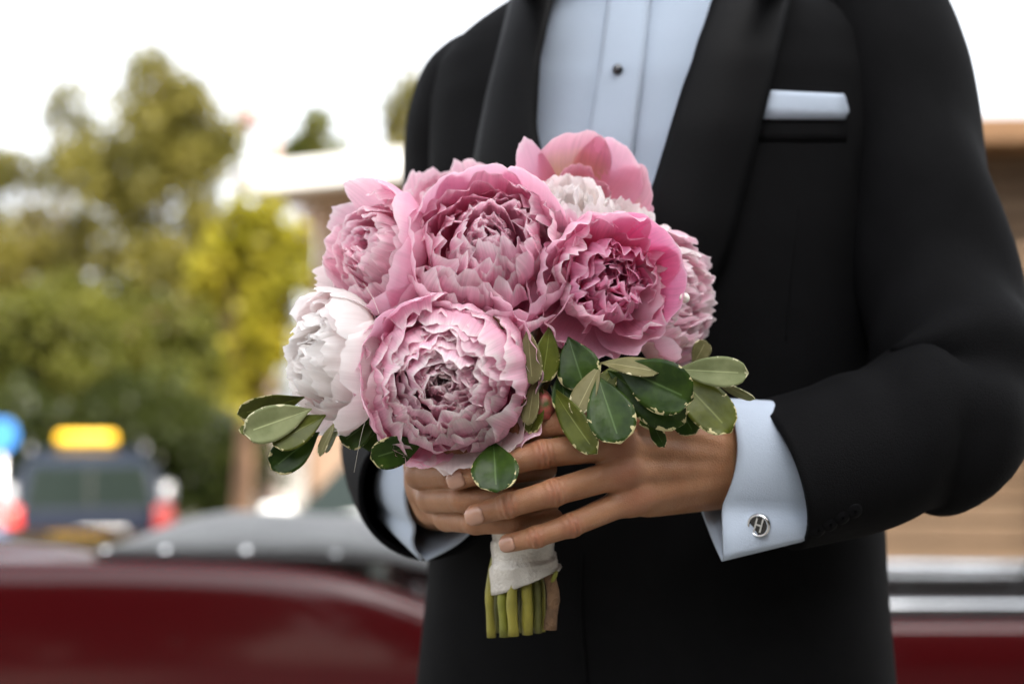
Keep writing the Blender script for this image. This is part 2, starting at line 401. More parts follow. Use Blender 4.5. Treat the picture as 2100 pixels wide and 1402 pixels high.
# stations along x: (x, half width, flank top z, inner z)
ZH, ZD = z_at(1150, 3.0), z_at(1268, 3.0)
st = [(-2.75, .55, ZH - .22, ZH - .2), (-2.70, .66, ZH - .10, ZH - .06), (-2.5, .74, ZH - .03, ZH + .02), (-2.0, .79, ZH - .002, ZH + .045), (-1.4, .80, ZH + .004, ZH + .05), (-.95, .80, ZH + .002, ZH + .03), (-.9, .80, ZH + .002, ZH + .0),
      (-.62, .80, ZH - .004, ZH - .005), (-.45, .80, ZH - .014, ZH - .03), (-.34, .80, ZH - .034, ZH - .06), (-.25, .80, ZH - .062, .45), (-.18, .80, ZH - .092, .4), (-.10, .80, ZD + .012, .4), (0.0, .80, ZD + .003, .4),
      (.4, .80, ZD, .4), (1.2, .80, ZD - .002, .4), (1.75, .80, ZD, .45), (1.82, .80, ZD + .005, ZD + .03), (2.2, .79, ZD + .01, ZD + .06), (2.8, .75, ZD - .01, ZD + .05), (3.15, .66, ZD - .06, ZD), (3.25, .5, ZD - .16, ZD - .12)]
rings = []
for (x, hw, zt, zi) in st:
    half = [(hw - .09, .24), (hw - .03, .33), (hw - .004, .46), (hw, .58), (hw - .002, zt - .07), (hw - .007, zt - .032), (hw - .02, zt - .009), (hw - .05, zt), (hw - .105, zt + .001), (hw - .14, (zt + zi) / 2 if zi > .5 else zt - .05), (hw - .16, zi), (hw * .4, zi + .005), (0, zi + .008)]
    ring = [(x, -y, z) for (y, z) in half] + [(x, y, z) for (y, z) in reversed(half[:-1])]
    rings.append(ring)
V, F = loft(rings, close=True); body = mesh_obj('body', V, F, m_red, RC); subsurf(body, 2)
# tonneau cover over the folded roof
TX0, TX1 = -.90, -.12
tv, tf = [], []
NX, NY = 26, 30
rt = random.Random(2)
for i in range(NX):
    fx = i / (NX - 1); x = TX0 + (TX1 - TX0) * fx
    for j in range(NY):
        fy = j / (NY - 1) * 2 - 1
        y = fy * (HWC - .085)
        e = min(1, (1 - abs(fy)) / .42); ex = min(1, fx / .24)
        prof = (1 - (1 - e) ** 2.2) * (1 - (1 - ex) ** 2)
        z = ZH + .012 + (.072 - .014 * max(0, fy + .3)) * prof - .02 * max(0, fx - .8) / .2 + .006 * math.sin(9 * fx + 3 * fy) * prof + .008 * mnoise.noise((x * 6, y * 5, 2)) * prof
        if fx > .62: z -= .05 * ((fx - .62) / .38) ** 1.5 * (1 - .4 * abs(fy))
        tv.append((x + .02 * (1 - ex) * 0, y, z))
for i in range(NX - 1):
    for j in range(NY - 1): tf.append((i * NY + j, i * NY + j + 1, (i + 1) * NY + j + 1, (i + 1) * NY + j))
ton = mesh_obj('tonneau_cover', tv, tf, m_ton, RC); sm = ton.modifiers.new('t', 'SOLIDIFY'); sm.thickness = .012; sm.offset = -1
# edge piping under the cover
tube('piping', [(TX0 - .004, -(HWC - .07), ZH + .012), (TX0 + .1, -(HWC - .062), ZH + .01), (TX1 - .15, -(HWC - .062), ZH - .0), (TX1, -(HWC - .07), ZH - .04)], .009, m_int, ton, 8)
for u, v in ((205, 1116), (330, 1122), (498, 1125), (683, 1134)):
    x = (u - 1050) / FPX * 3.06
    V, F = lathe([(.001, .006), (.006, .0055), (.0095, .002), (.0105, -.004)], 14, 'Y'); V = [(a, -b, c) for a, b, c in V]
    s = mesh_obj('snap_stud', V, F, m_chr, ton); s.location = (x, -(HWC - .072), ZH + .019 - .012 * max(0, (u - 500) / 200)); s.rotation_euler = (R(-35), 0, 0)
# chrome along the doors, seats, windscreen
for sy, zo in ((-1, 0), (1, .0)):
    tube('chrome_rail', [(-.05, sy * (HWC - .07), ZD + .01), (.3, sy * (HWC - .07), ZD + .022), (1.74, sy * (HWC - .07), ZD + .018)], [(.014, .012)] * 3, m_chr, RC, 10)
    d = mesh_obj('door', [(x, sy * (HWC + .0015), z) for x, z in ((.02, .3), (1.1, .3), (1.12, ZD - .1), (.02, ZD - .1))], [(0, 1, 2, 3)], m_red, RC, False)
    box('handle', (.16, sy * (HWC + .022), ZD - .2), (.14, .025, .022), m_chr, d, .006)
tube('chrome_rail', [(-.2, HWC - .1, ZD + .045), (.5, HWC - .1, ZD + .05), (1.74, HWC - .1, ZD + .046)], [(.016, .016)] * 3, m_chr, RC, 10)
for u, v in ((1862, 1155), (1835, 1190), (1862, 1190)):
    p = W(u, v, 4.45); V, F = lathe([(.001, -.012), (.009, -.009), (.012, 0), (.009, .009), (.001, .012)], 12, 'Y'); k = mesh_obj('chrome_knob', V, F, m_chr, RC); k.location = (p.x, p.y - (Y0 + HWC), p.z)
tube('knob_bracket', [(W(1862, 1150, 4.45).x, HWC - .11 + .06, ZD + .03), (W(1862, 1150, 4.45).x, HWC - .11 + .06, z_at(1150, 4.45))], .006, m_chr, RC, 8)
for sy in (-1, 1):
    box('door_card', (.80, sy * .622, .55), (1.86, .02, 2 * (ZD - .02 - .55)), m_int, RC, .004)
    box('door_top_trim', (.80, sy * .672, ZD + .009), (1.88, .10, .016), m_int, RC, .004)
tube('weather_strip', [(-.05, -(HWC - .048), ZD + .004), (.4, -(HWC - .046), ZD + .007), (1.74, -(HWC - .046), ZD + .007)], .008, m_int, RC, 8)
for sy in (-1, 1):
    s = box('seat', (.32, sy * .34, .56), (.5, .5, .16), m_int, RC, .05, None, True)
    box('backrest', (.02, sy * .34, .66), (.14, .5, .34), m_int, s, .05, None, True)
wf = tube('windscreen_frame', [(1.80, -.72, ZD), (1.86, -.70, ZD + .2), (2.02, -.62, ZD + .36), (2.02, .62, ZD + .36), (1.86, .70, ZD + .2), (1.80, .72, ZD)], .016, m_chr, RC, 10)
m_glass = M('clear_glass', (.9, .95, .93), .02, trans=1.0, var=.0)
mesh_obj('pane', [(1.81, -.71, ZD), (1.81, .71, ZD), (2.02, .61, ZD + .35), (2.02, -.61, ZD + .35)], [(0, 1, 2, 3)], m_glass, wf, False)
stw = empty('steering_wheel', (1.52, .34, ZD - .05)); stw.parent = RC; stw.rotation_euler = (0, R(-65), 0)
V, F = tube_data([(.19 * math.cos(a), .19 * math.sin(a), 0) for a in np.linspace(0, 2 * math.pi, 25)], .011, 8); mesh_obj('rim', V, F, m_int, stw)
V, F = tube_data([(-.18, 0, 0), (0, 0, -.03), (.18, 0, 0)], .009, 8); mesh_obj('spoke', V, F, m_chr, stw)
for x in (-1.75, 2.3):
    for sy in (-1, 1): wheel(RC, (x, sy * (HWC - .075), .33), .33, sy)
for sy in (-1, 1):
    V, F = lathe([(.001, .05), (.05, .045), (.085, .02), (.09, -.03)], 20, 'Z'); h = mesh_obj('headlight', [(c, a, b) for a, b, c in V], F, m_glass, RC); h.location = (3.20, sy * .5, .55)
    V, F = lathe([(.001, .03), (.04, .025), (.05, -.02)], 16, 'Z'); h = mesh_obj('tail_light', [(-c, a, b) for a, b, c in V], F, M('red_lens', (.5, .01, .01), .15, coat=1), RC); h.location = (-2.72, sy * .48, .6)
for xx in (3.26, -2.78):
    tube('bumper', [(xx - .08 * (1 if xx > 0 else -1), -.72, .42), (xx, -.5, .42), (xx, .5, .42), (xx - .08 * (1 if xx > 0 else -1), .72, .42)], [(.03, .05)] * 4, m_chr, RC, 10)

# ---------------------------------------------------------------- modern cars
def modern_car(name, label, loc, rz, paint, prof, W2, glassm, est=True, wheelr=.31):
    """prof: (x, z_low, z_belt, z_top, w_belt, w_top) from the rear (x small) to the front"""
    c = empty(name, loc, rz); tag(c, label, 'car')
    rings = []
    for (x, zl, zb, zt, wb, wt) in prof:
        half = [(wb * .86, zl), (wb * .97, zl + .08), (wb, (zl + zb) / 2), (wb * .985, zb - .06), (wb * .955, zb), (wt * 1.0, zb + (zt - zb) * .86), (wt * .88, zt - .012), (wt * .5, zt), (0, zt + .008)]
        rings.append([(x, -y, z) for y, z in half] + [(x, y, z) for y, z in reversed(half[:-1])])
    V, F = loft(rings, close=True); b = mesh_obj('body', V, F, paint, c); subsurf(b, 2)
    for x in (prof[0][0] + .72, prof[-1][0] - .78):
        for sy in (-1, 1): wheel(c, (x, sy * (W2 - .07), wheelr), wheelr, sy)
    return c
m_navy = M('navy_paint', (.008, .012, .024), .4, var=.05, coat=.12, spec=.25)
m_wcar = M('white_car_paint', (.78, .8, .8), .3, var=.02, coat=1.0)
m_tint = M('tinted_glass', (.012, .018, .016), .12, spec=.3, var=.05)
# taxi: estate seen from behind, left of the picture
tb = W(185, 900, 13.0); tf_ = Vector((math.cos(R(108)), math.sin(R(108)), 0)) * 1.95
tax_prof = [(-2.1, .35, .84, .88, .60, .52), (-2.06, .3, .9, 1.0, .80, .60), (-2.03, .27, .94, 1.14, .83, .62), (-1.97, .25, .96, 1.36, .85, .62), (-1.82, .24, .97, 1.47, .86, .60), (-1.0, .22, .96, 1.52, .86, .61), (-.2, .22, .94, 1.53, .86, .62), (.35, .22, .93, 1.46, .86, .60), (1.0, .22, .90, .99, .85, .60), (1.6, .24, .80, .86, .83, .55), (2.0, .28, .66, .7, .74, .5), (2.12, .36, .56, .6, .6, .4)]
TX = modern_car('taxi', 'dark navy estate taxi with a yellow roof sign seen from behind', (tb.x + tf_.x, tb.y + tf_.y, -.5), R(108), m_navy, tax_prof, .86, m_tint)
TX.scale = (.94, .94, .94)
def tailpt(y, z):  # on the tailgate, local: x leans forward with height
    x = -2.12 + max(0, z - .86) * .52; return (x, y, z)
def quad_part(name, pts, mat, parent, thick=.012, n=8):
    o = mesh_obj(name, pts, [tuple(range(len(pts)))], mat, parent, False); s = o.modifiers.new('s', 'SOLIDIFY'); s.thickness = thick; s.offset = 0; return o
gw = quad_part('rear_window', [(-2.075, -.60, .96), (-2.075, .60, .96), (-1.985, .53, 1.36), (-1.985, -.53, 1.36)], m_tint, TX)
mesh_obj('rear_window_strip', [(-2.085, -.02, .99), (-2.085, .0, .99), (-2.005, .0, 1.33), (-2.005, -.02, 1.33)], [(0, 1, 2, 3)], m_int, gw, False).name = 'dark_window_strip'  # thin black strip laid down the rear window
m_rl = M('red_tail_lens', (.5, .022, .01), .25, coat=1.0, var=.1)
m_wl = M('clear_lens', (.2, .21, .23), .3, coat=.3)
for sy in (-1, 1):
    t_ = box('tail_light', (-2.05, sy * .71, .80), (.12, .2, .38), m_rl, TX, .05, Matrix.Rotation(R(10), 4, 'Y'), True)
    box('clear_lens', (-1.985, sy * .74, 1.08), (.12, .14, .22), m_wl, t_, .04, Matrix.Rotation(R(20), 4, 'Y'), True)
pl_ = box('number_plate', (-2.12, -.12, .70), (.02, .46, .11), m_white, TX, .004)
box('bumper', (-2.08, 0, .45), (.16, 1.5, .22), m_navy, TX, .05, None, True)
m_sign = M('yellow_sign', (.9, .52, .02), .4, var=.08, scale=20)
rs = box('roof_sign', (-.62, 0, 1.61), (.2, .62, .15), m_sign, TX, .05, None, True)
box('sign_base', (-.62, 0, 1.545), (.26, .5, .03), m_int, rs, .01)
for sy in (-1, 1):
    quad_part('side_window', [(-1.75, sy * .80, 1.0), (-.9, sy * .815, 1.0), (-.9, sy * .66, 1.42), (-1.6, sy * .65, 1.38)], m_tint, TX)
    quad_part('side_window', [(-.8, sy * .815, 1.0), (.6, sy * .80, .98), (.2, sy * .66, 1.40), (-.8, sy * .67, 1.43)], m_tint, TX)
    tube('roof_rail', [(-1.6, sy * .55, 1.5), (-1.4, sy * .56, 1.555), (-.1, sy * .57, 1.58), (.2, sy * .56, 1.5)], .017, m_alloy, TX, 8)
# white car, nose towards us, behind the convertible
wc = W(880, 1010, 6.4)
w_prof = [(-1.95, .35, .7, .76, .6, .45), (-1.85, .26, .84, .95, .78, .55), (-1.5, .22, .86, 1.25, .8, .56), (-1.0, .2, .86, 1.36, .81, .56), (-.2, .2, .85, 1.38, .82, .57), (.35, .2, .84, 1.22, .82, .57), (.85, .2, .82, .91, .81, .62), (1.4, .22, .76, .82, .79, .62), (1.75, .28, .62, .68, .72, .5), (1.88, .34, .5, .54, .56, .4)]
WC = modern_car('parked_car', 'white hatchback parked in front of the low peach house', (wc.x + .12, wc.y + 1.45, -.26), R(-104), m_wcar, w_prof, .82, m_tint)
quad_part('windscreen', [(.86, -.66, .93), (.86, .66, .93), (.40, .52, 1.23), (.40, -.52, 1.23)], m_tint, WC)
for sy in (-1, 1):
    box('headlight', (1.66, sy * .58, .64), (.2, .26, .13), m_wl, WC, .04, None, True)
    quad_part('side_window', [(-1.3, sy * .765, .9), (.55, sy * .775, .9), (.15, sy * .61, 1.22), (-1.1, sy * .60, 1.24)], m_tint, WC)
    box('mirror', (.5, sy * .9, .92), (.1, .18, .12), m_wcar, WC, .03, None, True)
# round blue sign at the left edge
bs = W(2, 893, 11.0); SG = empty('round_sign', (bs.x, bs.y, -.5)); tag(SG, 'round blue sign on a thin grey post beside the taxi', 'sign')
tube('post', [(0, .03, 0), (0, .03, bs.z + .6)], .025, m_alloy, SG, 10)
V, F = lathe([(.001, -.012), (.125, -.012), (.13, 0), (.125, .012), (.001, .012)], 28, 'Y'); p = mesh_obj('sign_plate', V, F, M('blue_enamel', (.05, .22, .6), .35, var=.05), SG, False); p.location = (0, 0, bs.z + .5)
# ================================================================== the man
m_jack = M('black_wool', (.0034, .0034, .0038), .8, var=.15, scale=40, bump=.25, bscale=900, spec=.085)
m_satin = M('black_satin', (.0034, .0034, .0038), .5, var=.1, scale=30, bump=.1, bscale=600, spec=.10)
m_shirt = M('white_shirt', (.355, .42, .51), .85, var=.015, scale=20, bump=.25, bscale=1400, sheen=.1)  # blue of the sky light is put into the white cloth's colour
m_cuffm = M('white_cuff', (.385, .445, .53), .8, var=.015, scale=20, bump=.12, bscale=1000)  # same sky blue mixed into the white of cuffs and pocket square
m_trs = M('black_trousers', (.010, .010, .011), .85, var=.15, sheen=.1, spec=.25)

YAW = R(14)
E1 = Vector((math.cos(YAW), -math.sin(YAW), 0)); EF = Vector((-math.sin(YAW), -math.cos(YAW), 0))
TORSO = [  # z, half width, half depth, centre x, centre y
    (.70, .224, .142, .128, 1.30), (.80, .220, .140, .128, 1.30), (.89, .214, .136, .126, 1.298), (.97, .207, .131, .127, 1.296), (1.04, .203, .127, .128, 1.294), (1.12, .201, .123, .129, 1.292), (1.20, .204, .124, .131, 1.29),
    (1.28, .209, .127, .132, 1.29), (1.36, .212, .126, .133, 1.292), (1.42, .211, .120, .133, 1.296), (1.455, .206, .110, .133, 1.30), (1.478, .190, .100, .132, 1.303), (1.497, .164, .091, .131, 1.306), (1.514, .134, .083, .13, 1.31), (1.53, .105, .076, .128, 1.312), (1.55, .08, .07, .127, 1.315)]
TA = np.array(TORSO)
def torso_at(z, th, off=0.0):
    a, b, cx, cy = (np.interp(z, TA[:, 0], TA[:, k]) for k in (1, 2, 3, 4))
    a += off; b += off
    s, c = math.sin(th), math.cos(th); p = .86
    q = lambda t: math.copysign(abs(t) ** p, t)
    return Vector((cx, cy, z)) + E1 * (a * q(s)) + EF * (b * q(c))
def torso_grid(z0, z1, nz, t0, t1, ntt, off, wrinkle=0.0):
    V = []
    for j in range(nz):
        z = z0 + (z1 - z0) * j / (nz - 1)
        for i in range(ntt):
            th = t0 + (t1 - t0) * i / (ntt - 1)
            p = torso_at(z, th, off)
            if wrinkle:
                n = mnoise.noise((th * 1.2, z * 4.0, .3)) + .5 * mnoise.noise((th * 2.6 + z * 5, z * 7.0, 5.3))
                n2 = (p - torso_at(z, th, off - .01)).normalized(); p = p + n2 * (n * wrinkle)
            V.append(p)
    F = [(j * ntt + i, j * ntt + i + 1, (j + 1) * ntt + i + 1, (j + 1) * ntt + i) for j in range(nz - 1) for i in range(ntt - 1)]
    return V, F
def project(p):
    r = Vector(p) - CAM; d = r.dot(FW); return 1050 + r.dot(RT) / d * FPX, 701 - r.dot(UP) / d * FPX
def in_poly(u, v, poly):
    c = False; n = len(poly)
    for i in range(n):
        x1, y1 = poly[i]; x2, y2 = poly[(i + 1) % n]
        if (y1 > v) != (y2 > v) and u < (x2 - x1) * (v - y1) / (y2 - y1) + x1: c = not c
    return c
def lerp_curve(C, v):
    """u of a picture curve at row v"""
    vs = [p[1] for p in C]; return float(np.interp(v, vs, [p[0] for p in C]))
PERSON = empty('person', (.13, 1.3, 0))
tag(PERSON, 'man in a black dinner jacket and white shirt holding the peony bouquet', 'person')
def pc(o):                                    # parent with world-space geometry
    o.parent = PERSON; o.matrix_parent_inverse = Matrix.Translation((-.13, -1.3, 0)); return o
# full jacket surface used to lay things on by ray
JV, JF = torso_grid(.70, 1.55, 92, -math.pi, math.pi, 121, 0.0, .0035)
bvh_j = BVHTree.FromPolygons([tuple(v) for v in JV], JF)
SV, SF = torso_grid(.98, 1.55, 58, -1.5, 1.5, 70, -.014, .002)
bvh_s = BVHTree.FromPolygons([tuple(v) for v in SV], SF)
def cast(bvh, u, v, off=0.0, dz=1.15):
    d = (W(u, v, 1.0) - CAM).normalized()
    h = bvh.ray_cast(CAM, d)
    if h[0] is None: return W(u, v, dz)
    n = h[1] if h[1].dot(d) < 0 else -h[1]
    return h[0] + n * off
VL = [(1162, -60), (1150, 0), (1120, 130), (1113, 270), (1140, 400), (1200, 540), (1265, 640)]
VR = [(1492, -60), (1470, 0), (1400, 200), (1330, 430), (1275, 620), (1265, 640)]
def grow(C, s): return [(u + s, v) for u, v in C]
cut = grow(VL, -40)[:-1] + [(1262, 620)] + grow(VR, 50)[:-1][::-1]
cut = [(u, v if v > -50 else -600) for u, v in cut]
keep = []
for f in JF:
    c = sum((JV[i] for i in f), Vector()) / 4
    if c.z > .95 and (c - Vector((.13, 1.3, c.z))).dot(EF) > .02:
        u, v = project(c)
        if in_poly(u, v, cut): continue
    keep.append(f)
jacket = pc(mesh_obj('jacket', JV, keep, m_jack))
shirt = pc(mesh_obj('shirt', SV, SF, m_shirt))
def strip(name, CL, CR, v0, v1, nv, nu, bvh, mat, parent, prof, thick=.003):
    """cloth strip between two picture curves, laid on a surface, prof(f) = height above it"""
    V, F = [], []
    for j in range(nv):
        v = v0 + (v1 - v0) * j / (nv - 1)
        a, b = lerp_curve(CL, v), lerp_curve(CR, v)
        for i in range(nu):
            f = i / (nu - 1); V.append(cast(bvh, a + (b - a) * f, v, prof(f)))
    F = [(j * nu + i, j * nu + i + 1, (j + 1) * nu + i + 1, (j + 1) * nu + i) for j in range(nv - 1) for i in range(nu - 1)]
    o = mesh_obj(name, V, F, mat); s = o.modifiers.new('s', 'SOLIDIFY'); s.thickness = thick; s.offset = 0
    if parent is not None:
        o.parent = parent; o.matrix_parent_inverse = Matrix.Translation((-.13, -1.3, 0)) if parent is PERSON else Matrix()
    return o
def sub(o, parent):                           # sub-part of a clothing part (same space as its parent mesh)
    o.parent = parent; return o
LLo = [(1085, -60), (1060, 0), (1010, 200), (985, 330), (1010, 470), (1130, 600), (1240, 640)]
LRo = [(1640, -60), (1620, 0), (1560, 250), (1500, 500), (1440, 640), (1330, 760), (1270, 800)]
strip('lapel', LLo, VL, -60, 630, 40, 9, bvh_j, m_satin, jacket, lambda f: .004 + .012 * math.sin(math.pi * min(1, f * .62 + .1)), .004)
VRx = VR[:-1] + [(1262, 660), (1255, 800)]
strip('lapel', VRx, LRo, -60, 790, 44, 10, bvh_j, m_satin, jacket, lambda f: .004 + .012 * math.sin(math.pi * min(1, (1 - f) * .62 + .1)), .004)
# shirt placket, stud, collar, bow tie
PLl = [(1262, -80), (1250, 0), (1230, 148), (1213, 249), (1195, 400), (1190, 640)]
PLr = [(1345, -80), (1335, 0), (1322, 131), (1302, 295), (1285, 450), (1270, 640)]
plk = strip('placket', PLl, PLr, -80, 620, 30, 8, bvh_s, m_shirt, shirt, lambda f: .0035 + .0015 * math.sin(math.pi * f), .0025)
for vv in (150,):
    p = cast(bvh_s, 1270, vv, .0075); V, F = lathe([(.001, -.0035), (.0032, -.003), (.0045, -.001), (.0047, .001)], 16, 'Y')
    o = sub(mesh_obj('stud', V, F, M('onyx', (.006, .006, .007), .12, coat=1.0)), shirt); o.location = p
def collar_ring(z0, z1, r0, r1, mat, name, parent, gap=.25):
    V, F = [], []
    for z, r in ((z0, r0), (z1, r1)):
        for k in range(33):
            t = gap + (2 * math.pi - 2 * gap) * k / 32
            V.append(Vector((.127, 1.315, z)) + E1 * (r * math.sin(t)) + EF * (r * 1.0 * math.cos(t) + .01))
    F = [(k, k + 1, 34 + k, 33 + k) for k in range(32)]
    o = sub(mesh_obj(name, V, F, mat), parent); s = o.modifiers.new('s', 'SOLIDIFY'); s.thickness = .003
    return o
collar_ring(1.515, 1.568, .072, .066, m_shirt, 'collar', shirt, .1)
bt = Vector((.127, 1.315, 1.542)) + EF * .09
for s in (-1, 1):
    V, F = [], []
    for i in range(7):
        f = i / 6; w = .008 + .018 * math.sin(f * 1.9) ** 1.2
        for k in range(10):
            a = 2 * math.pi * k / 10; V.append(bt + E1 * (s * (.006 + .055 * f)) + Vector((0, 0, 1)) * (w * math.cos(a)) + EF * (.009 * math.sin(a)))
    F = [(i * 10 + k, i * 10 + (k + 1) % 10, (i + 1) * 10 + (k + 1) % 10, (i + 1) * 10 + k) for i in range(6) for k in range(10)] + [tuple(60 + k for k in range(10))]
    sub(mesh_obj('bow_tie', V, F, m_satin), shirt)
# breast pocket: welt and square
WT = strip('pocket_welt', [(1560, 228), (1554, 290)], [(1738, 234), (1736, 292)], 229, 289, 5, 10, bvh_j, m_jack, jacket, lambda f: .0007, .0008)
def sheet_px(name, rows, bvh, mat, parent, offs, thick):
    V = []; nu = len(rows[0])
    for r, of in zip(rows, offs):
        for u, v in r: V.append(cast(bvh, u, v, of))
    F = [(j * nu + i, j * nu + i + 1, (j + 1) * nu + i + 1, (j + 1) * nu + i) for j in range(len(rows) - 1) for i in range(nu - 1)]
    o = mesh_obj(name, V, F, mat); s = o.modifiers.new('s', 'SOLIDIFY'); s.thickness = thick; s.offset = 0; o.parent = parent; return o
us = lambda a, b: [a + (b - a) * i / 6 for i in range(7)]
sheet_px('pocket_square', [[(u, 190 + (u - 1572) * .045) for u in us(1572, 1724)], [(u, 201 + (u - 1570) * .045) for u in us(1569, 1729)], [(u, 222 + (u - 1566) * .04) for u in us(1565, 1727)], [(u, 246) for u in us(1564, 1730)]], bvh_j, m_cuffm, jacket, [.0035, .004, .004, .0025], .0025)
sheet_px('pocket_square', [[(u, 196 + (u - 1572) * .045) for u in us(1580, 1731)], [(u, 214 + (u - 1572) * .045) for u in us(1580, 1734)], [(u, 226 + (u - 1572) * .045) for u in us(1580, 1735)], [(u, 246) for u in us(1580, 1728)]], bvh_j, m_cuffm, jacket, [.001, .003, .004, .001], .002)
# front edge and dart seams of the jacket: thin raised lines
def seam(pts, parent, off=.0003, r=.0007, mat=None, bvh=None):
    P = catmull([tuple(cast(bvh or bvh_j, u, v, off)) for u, v in pts], 24)
    V, F = tube_data([Vector(p) for p in P], r, 6); return sub(mesh_obj('seam', V, F, mat or m_jack), parent)
seam([(1640, 420), (1625, 560), (1612, 700)], jacket); seam([(1195, 1130), (1192, 1250), (1205, 1420)], jacket, .001, .0012)

# ---- sleeves
def sleeve(path, radii, n, seg, seed, mat, folds, amp=.0045):
    C = catmull(path, n); rr = catmull([(r[0], r[1], 0) for r in radii], n)
    V, F = tube_data([Vector(c) for c in C], [(r[0], r[1]) for r in rr], seg, caps=False, upv=Vector((0, 1, 0)))
    out = []
    for i in range(n):
        c = Vector(C[i]); s = i / (n - 1)
        for k in range(seg):
            p = V[i * seg + k]; d = (p - c).normalized(); th = 2 * math.pi * k / seg
            h = amp * .8 * mnoise.noise((math.cos(th) * 1.1 + seed, math.sin(th) * 1.1, s * 5))
            for (s0, w, a, m, ph) in folds:       # spiral drag folds round a bend
                g = math.exp(-((s - s0) / w) ** 2); h += a * g * math.sin(m * (s - s0) * 40 + 1.6 * math.cos(th + ph) * 2.2)
            out.append(p + d * h)
    return out, F
LP = [W(1690, 5, 1.31), W(1785, 20, 1.285), W(1832, 140, 1.26), W(1868, 330, 1.23), W(1915, 560, 1.185), W(1958, 740, 1.14), W(1945, 850, 1.11), W(1850, 890, 1.095), W(1735, 938, 1.085), W(1584, 976, 1.075)]
LRd = [(.035, .035), (.052, .056), (.061, .066), (.060, .064), (.058, .060), (.060, .060), (.064, .062), (.064, .060), (.0635, .056), (.0625, .050)]
V, F = sleeve(LP, LRd, 110, 48, 1.0, m_jack, [(.60, .09, .0075, 1.0, .4), (.42, .12, .005, .8, 1.2), (.76, .09, .005, .9, 2.0)])
sl = pc(mesh_obj('sleeve', V, F, m_jack)); s = sl.modifiers.new('s', 'SOLIDIFY'); s.thickness = .004; s.offset = -1
RP = [W(1050, 125, 1.36), W(1006, 160, 1.37), W(978, 240, 1.375), W(955, 400, 1.39), W(905, 620, 1.41), W(850, 810, 1.41), W(842, 900, 1.365), W(842, 945, 1.30), W(858, 975, 1.23), W(882, 1003, 1.155)]
RRd = [(.02, .02), (.052, .056), (.060, .064), (.060, .062), (.058, .058), (.060, .058), (.060, .058), (.058, .056), (.057, .055), (.055, .054)]
V, F = sleeve(RP, RRd, 100, 44, 7.0, m_jack, [(.62, .1, .004, 1.0, .4), (.4, .12, .003, .8, 1.2)])
sr = pc(mesh_obj('sleeve', V, F, m_jack)); s = sr.modifiers.new('s', 'SOLIDIFY'); s.thickness = .004; s.offset = -1
bvh_l = BVHTree.FromPolygons([tuple(v) for v in sl.data.vertices.values() and [v.co for v in sl.data.vertices]], [tuple(p.vertices) for p in sl.data.polygons])
m_btn = M('black_button', (.0035, .0035, .004), .6, spec=.06)
for u, v in ((1672, 1078), (1697, 1066), (1722, 1053), (1747, 1040)):
    p = cast(bvh_l, u, v, .003, 1.05); V, F = lathe([(.001, -.003), (.0042, -.0024), (.006, -.0015), (.0062, .001)], 14, 'Y')
    o = sub(mesh_obj('button', V, F, m_btn), sl); o.location = p; o.rotation_euler = (R(20), 0, R(10))

# ---- cuffs
# left wrist (picture right): a double cuff, its joined edges pointing down
def french_cuff(a0, a1, tab_down, tab_taper, tab_side, rad_v, rad_s, lean0=-.006):
    """closed loops: a teardrop section whose two layers meet in a flat tab below the wrist"""
    V, F = [], []
    ns, seg = 14, 52
    ax_ = (a1 - a0).normalized()
    dn = Vector((0, -.10, -1)); dn = (dn - ax_ * dn.dot(ax_)).normalized(); sd = ax_.cross(dn).normalized()
    for i in range(ns):
        f = i / (ns - 1); c = a0.lerp(a1, f)
        lean = lean0 + .020 * f
        for k in range(seg + 1):
            t = -math.pi + 2 * math.pi * k / seg            # 0 = top of the wrist, ends meet below
            if abs(t) < 2.35:
                p = dn * (-math.cos(t) * rad_v) + sd * (math.sin(t) * rad_s)
            else:
                q = (abs(t) - 2.35) / (math.pi - 2.35); sg = 1 if t > 0 else -1
                p0 = dn * (-math.cos(2.35) * rad_v) + sd * (sg * math.sin(2.35) * rad_s)
                p1 = dn * (tab_down - tab_taper * f) + sd * (tab_side + sg * .0018)
                p = p0.lerp(p1, q ** .85) + sd * (sg * .004 * math.sin(q * math.pi))
            V.append(c + ax_ * (lean * (-math.cos(t))) + p + ax_ * (.002 * math.sin(3 * t)))
    n = seg + 1
    F = [(i * n + k, i * n + k + 1, (i + 1) * n + k + 1, (i + 1) * n + k) for i in range(ns - 1) for k in range(seg)]
    o = pc(mesh_obj('cuff', V, F, m_cuffm)); s = o.modifiers.new('s', 'SOLIDIFY'); s.thickness = .0026; s.offset = 0
    return o
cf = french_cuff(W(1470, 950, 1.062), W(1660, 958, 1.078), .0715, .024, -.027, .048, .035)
bvh_c = BVHTree.FromPolygons([tuple(v.co) for v in cf.data.vertices], [tuple(p.vertices) for p in cf.data.polygons])
cp = cast(bvh_c, 1553, 1080, .004, 1.04)
cl = sub(mesh_obj('cufflink', *lathe([(.0055, .003), (.0082, .003), (.0088, -.001), (.0080, -.003), (.0068, -.0028), (.0066, -.0005)], 28, 'Y'), m_chr), cf); cl.location = cp; cl.rotation_euler = (R(8), 0, R(-28))
V, F = lathe([(.0001, -.0008), (.0067, -.0008)], 20, 'Y'); e = mesh_obj('enamel', V, F, M('black_enamel', (.008, .008, .008), .1, coat=1.0), cl)
bm = bmesh.new(); add_box(bm, (-.0022, -.0016, 0), (.0012, .0012, .0115), Matrix.Rotation(R(18), 4, 'Y')); add_box(bm, (.0024, -.0016, 0), (.0012, .0012, .0105), Matrix.Rotation(R(18), 4, 'Y')); add_box(bm, (0, -.0017, .0004), (.0048, .0012, .0014), Matrix.Rotation(R(18), 4, 'Y'))
bm_obj('emblem', bm, m_chr, cl)
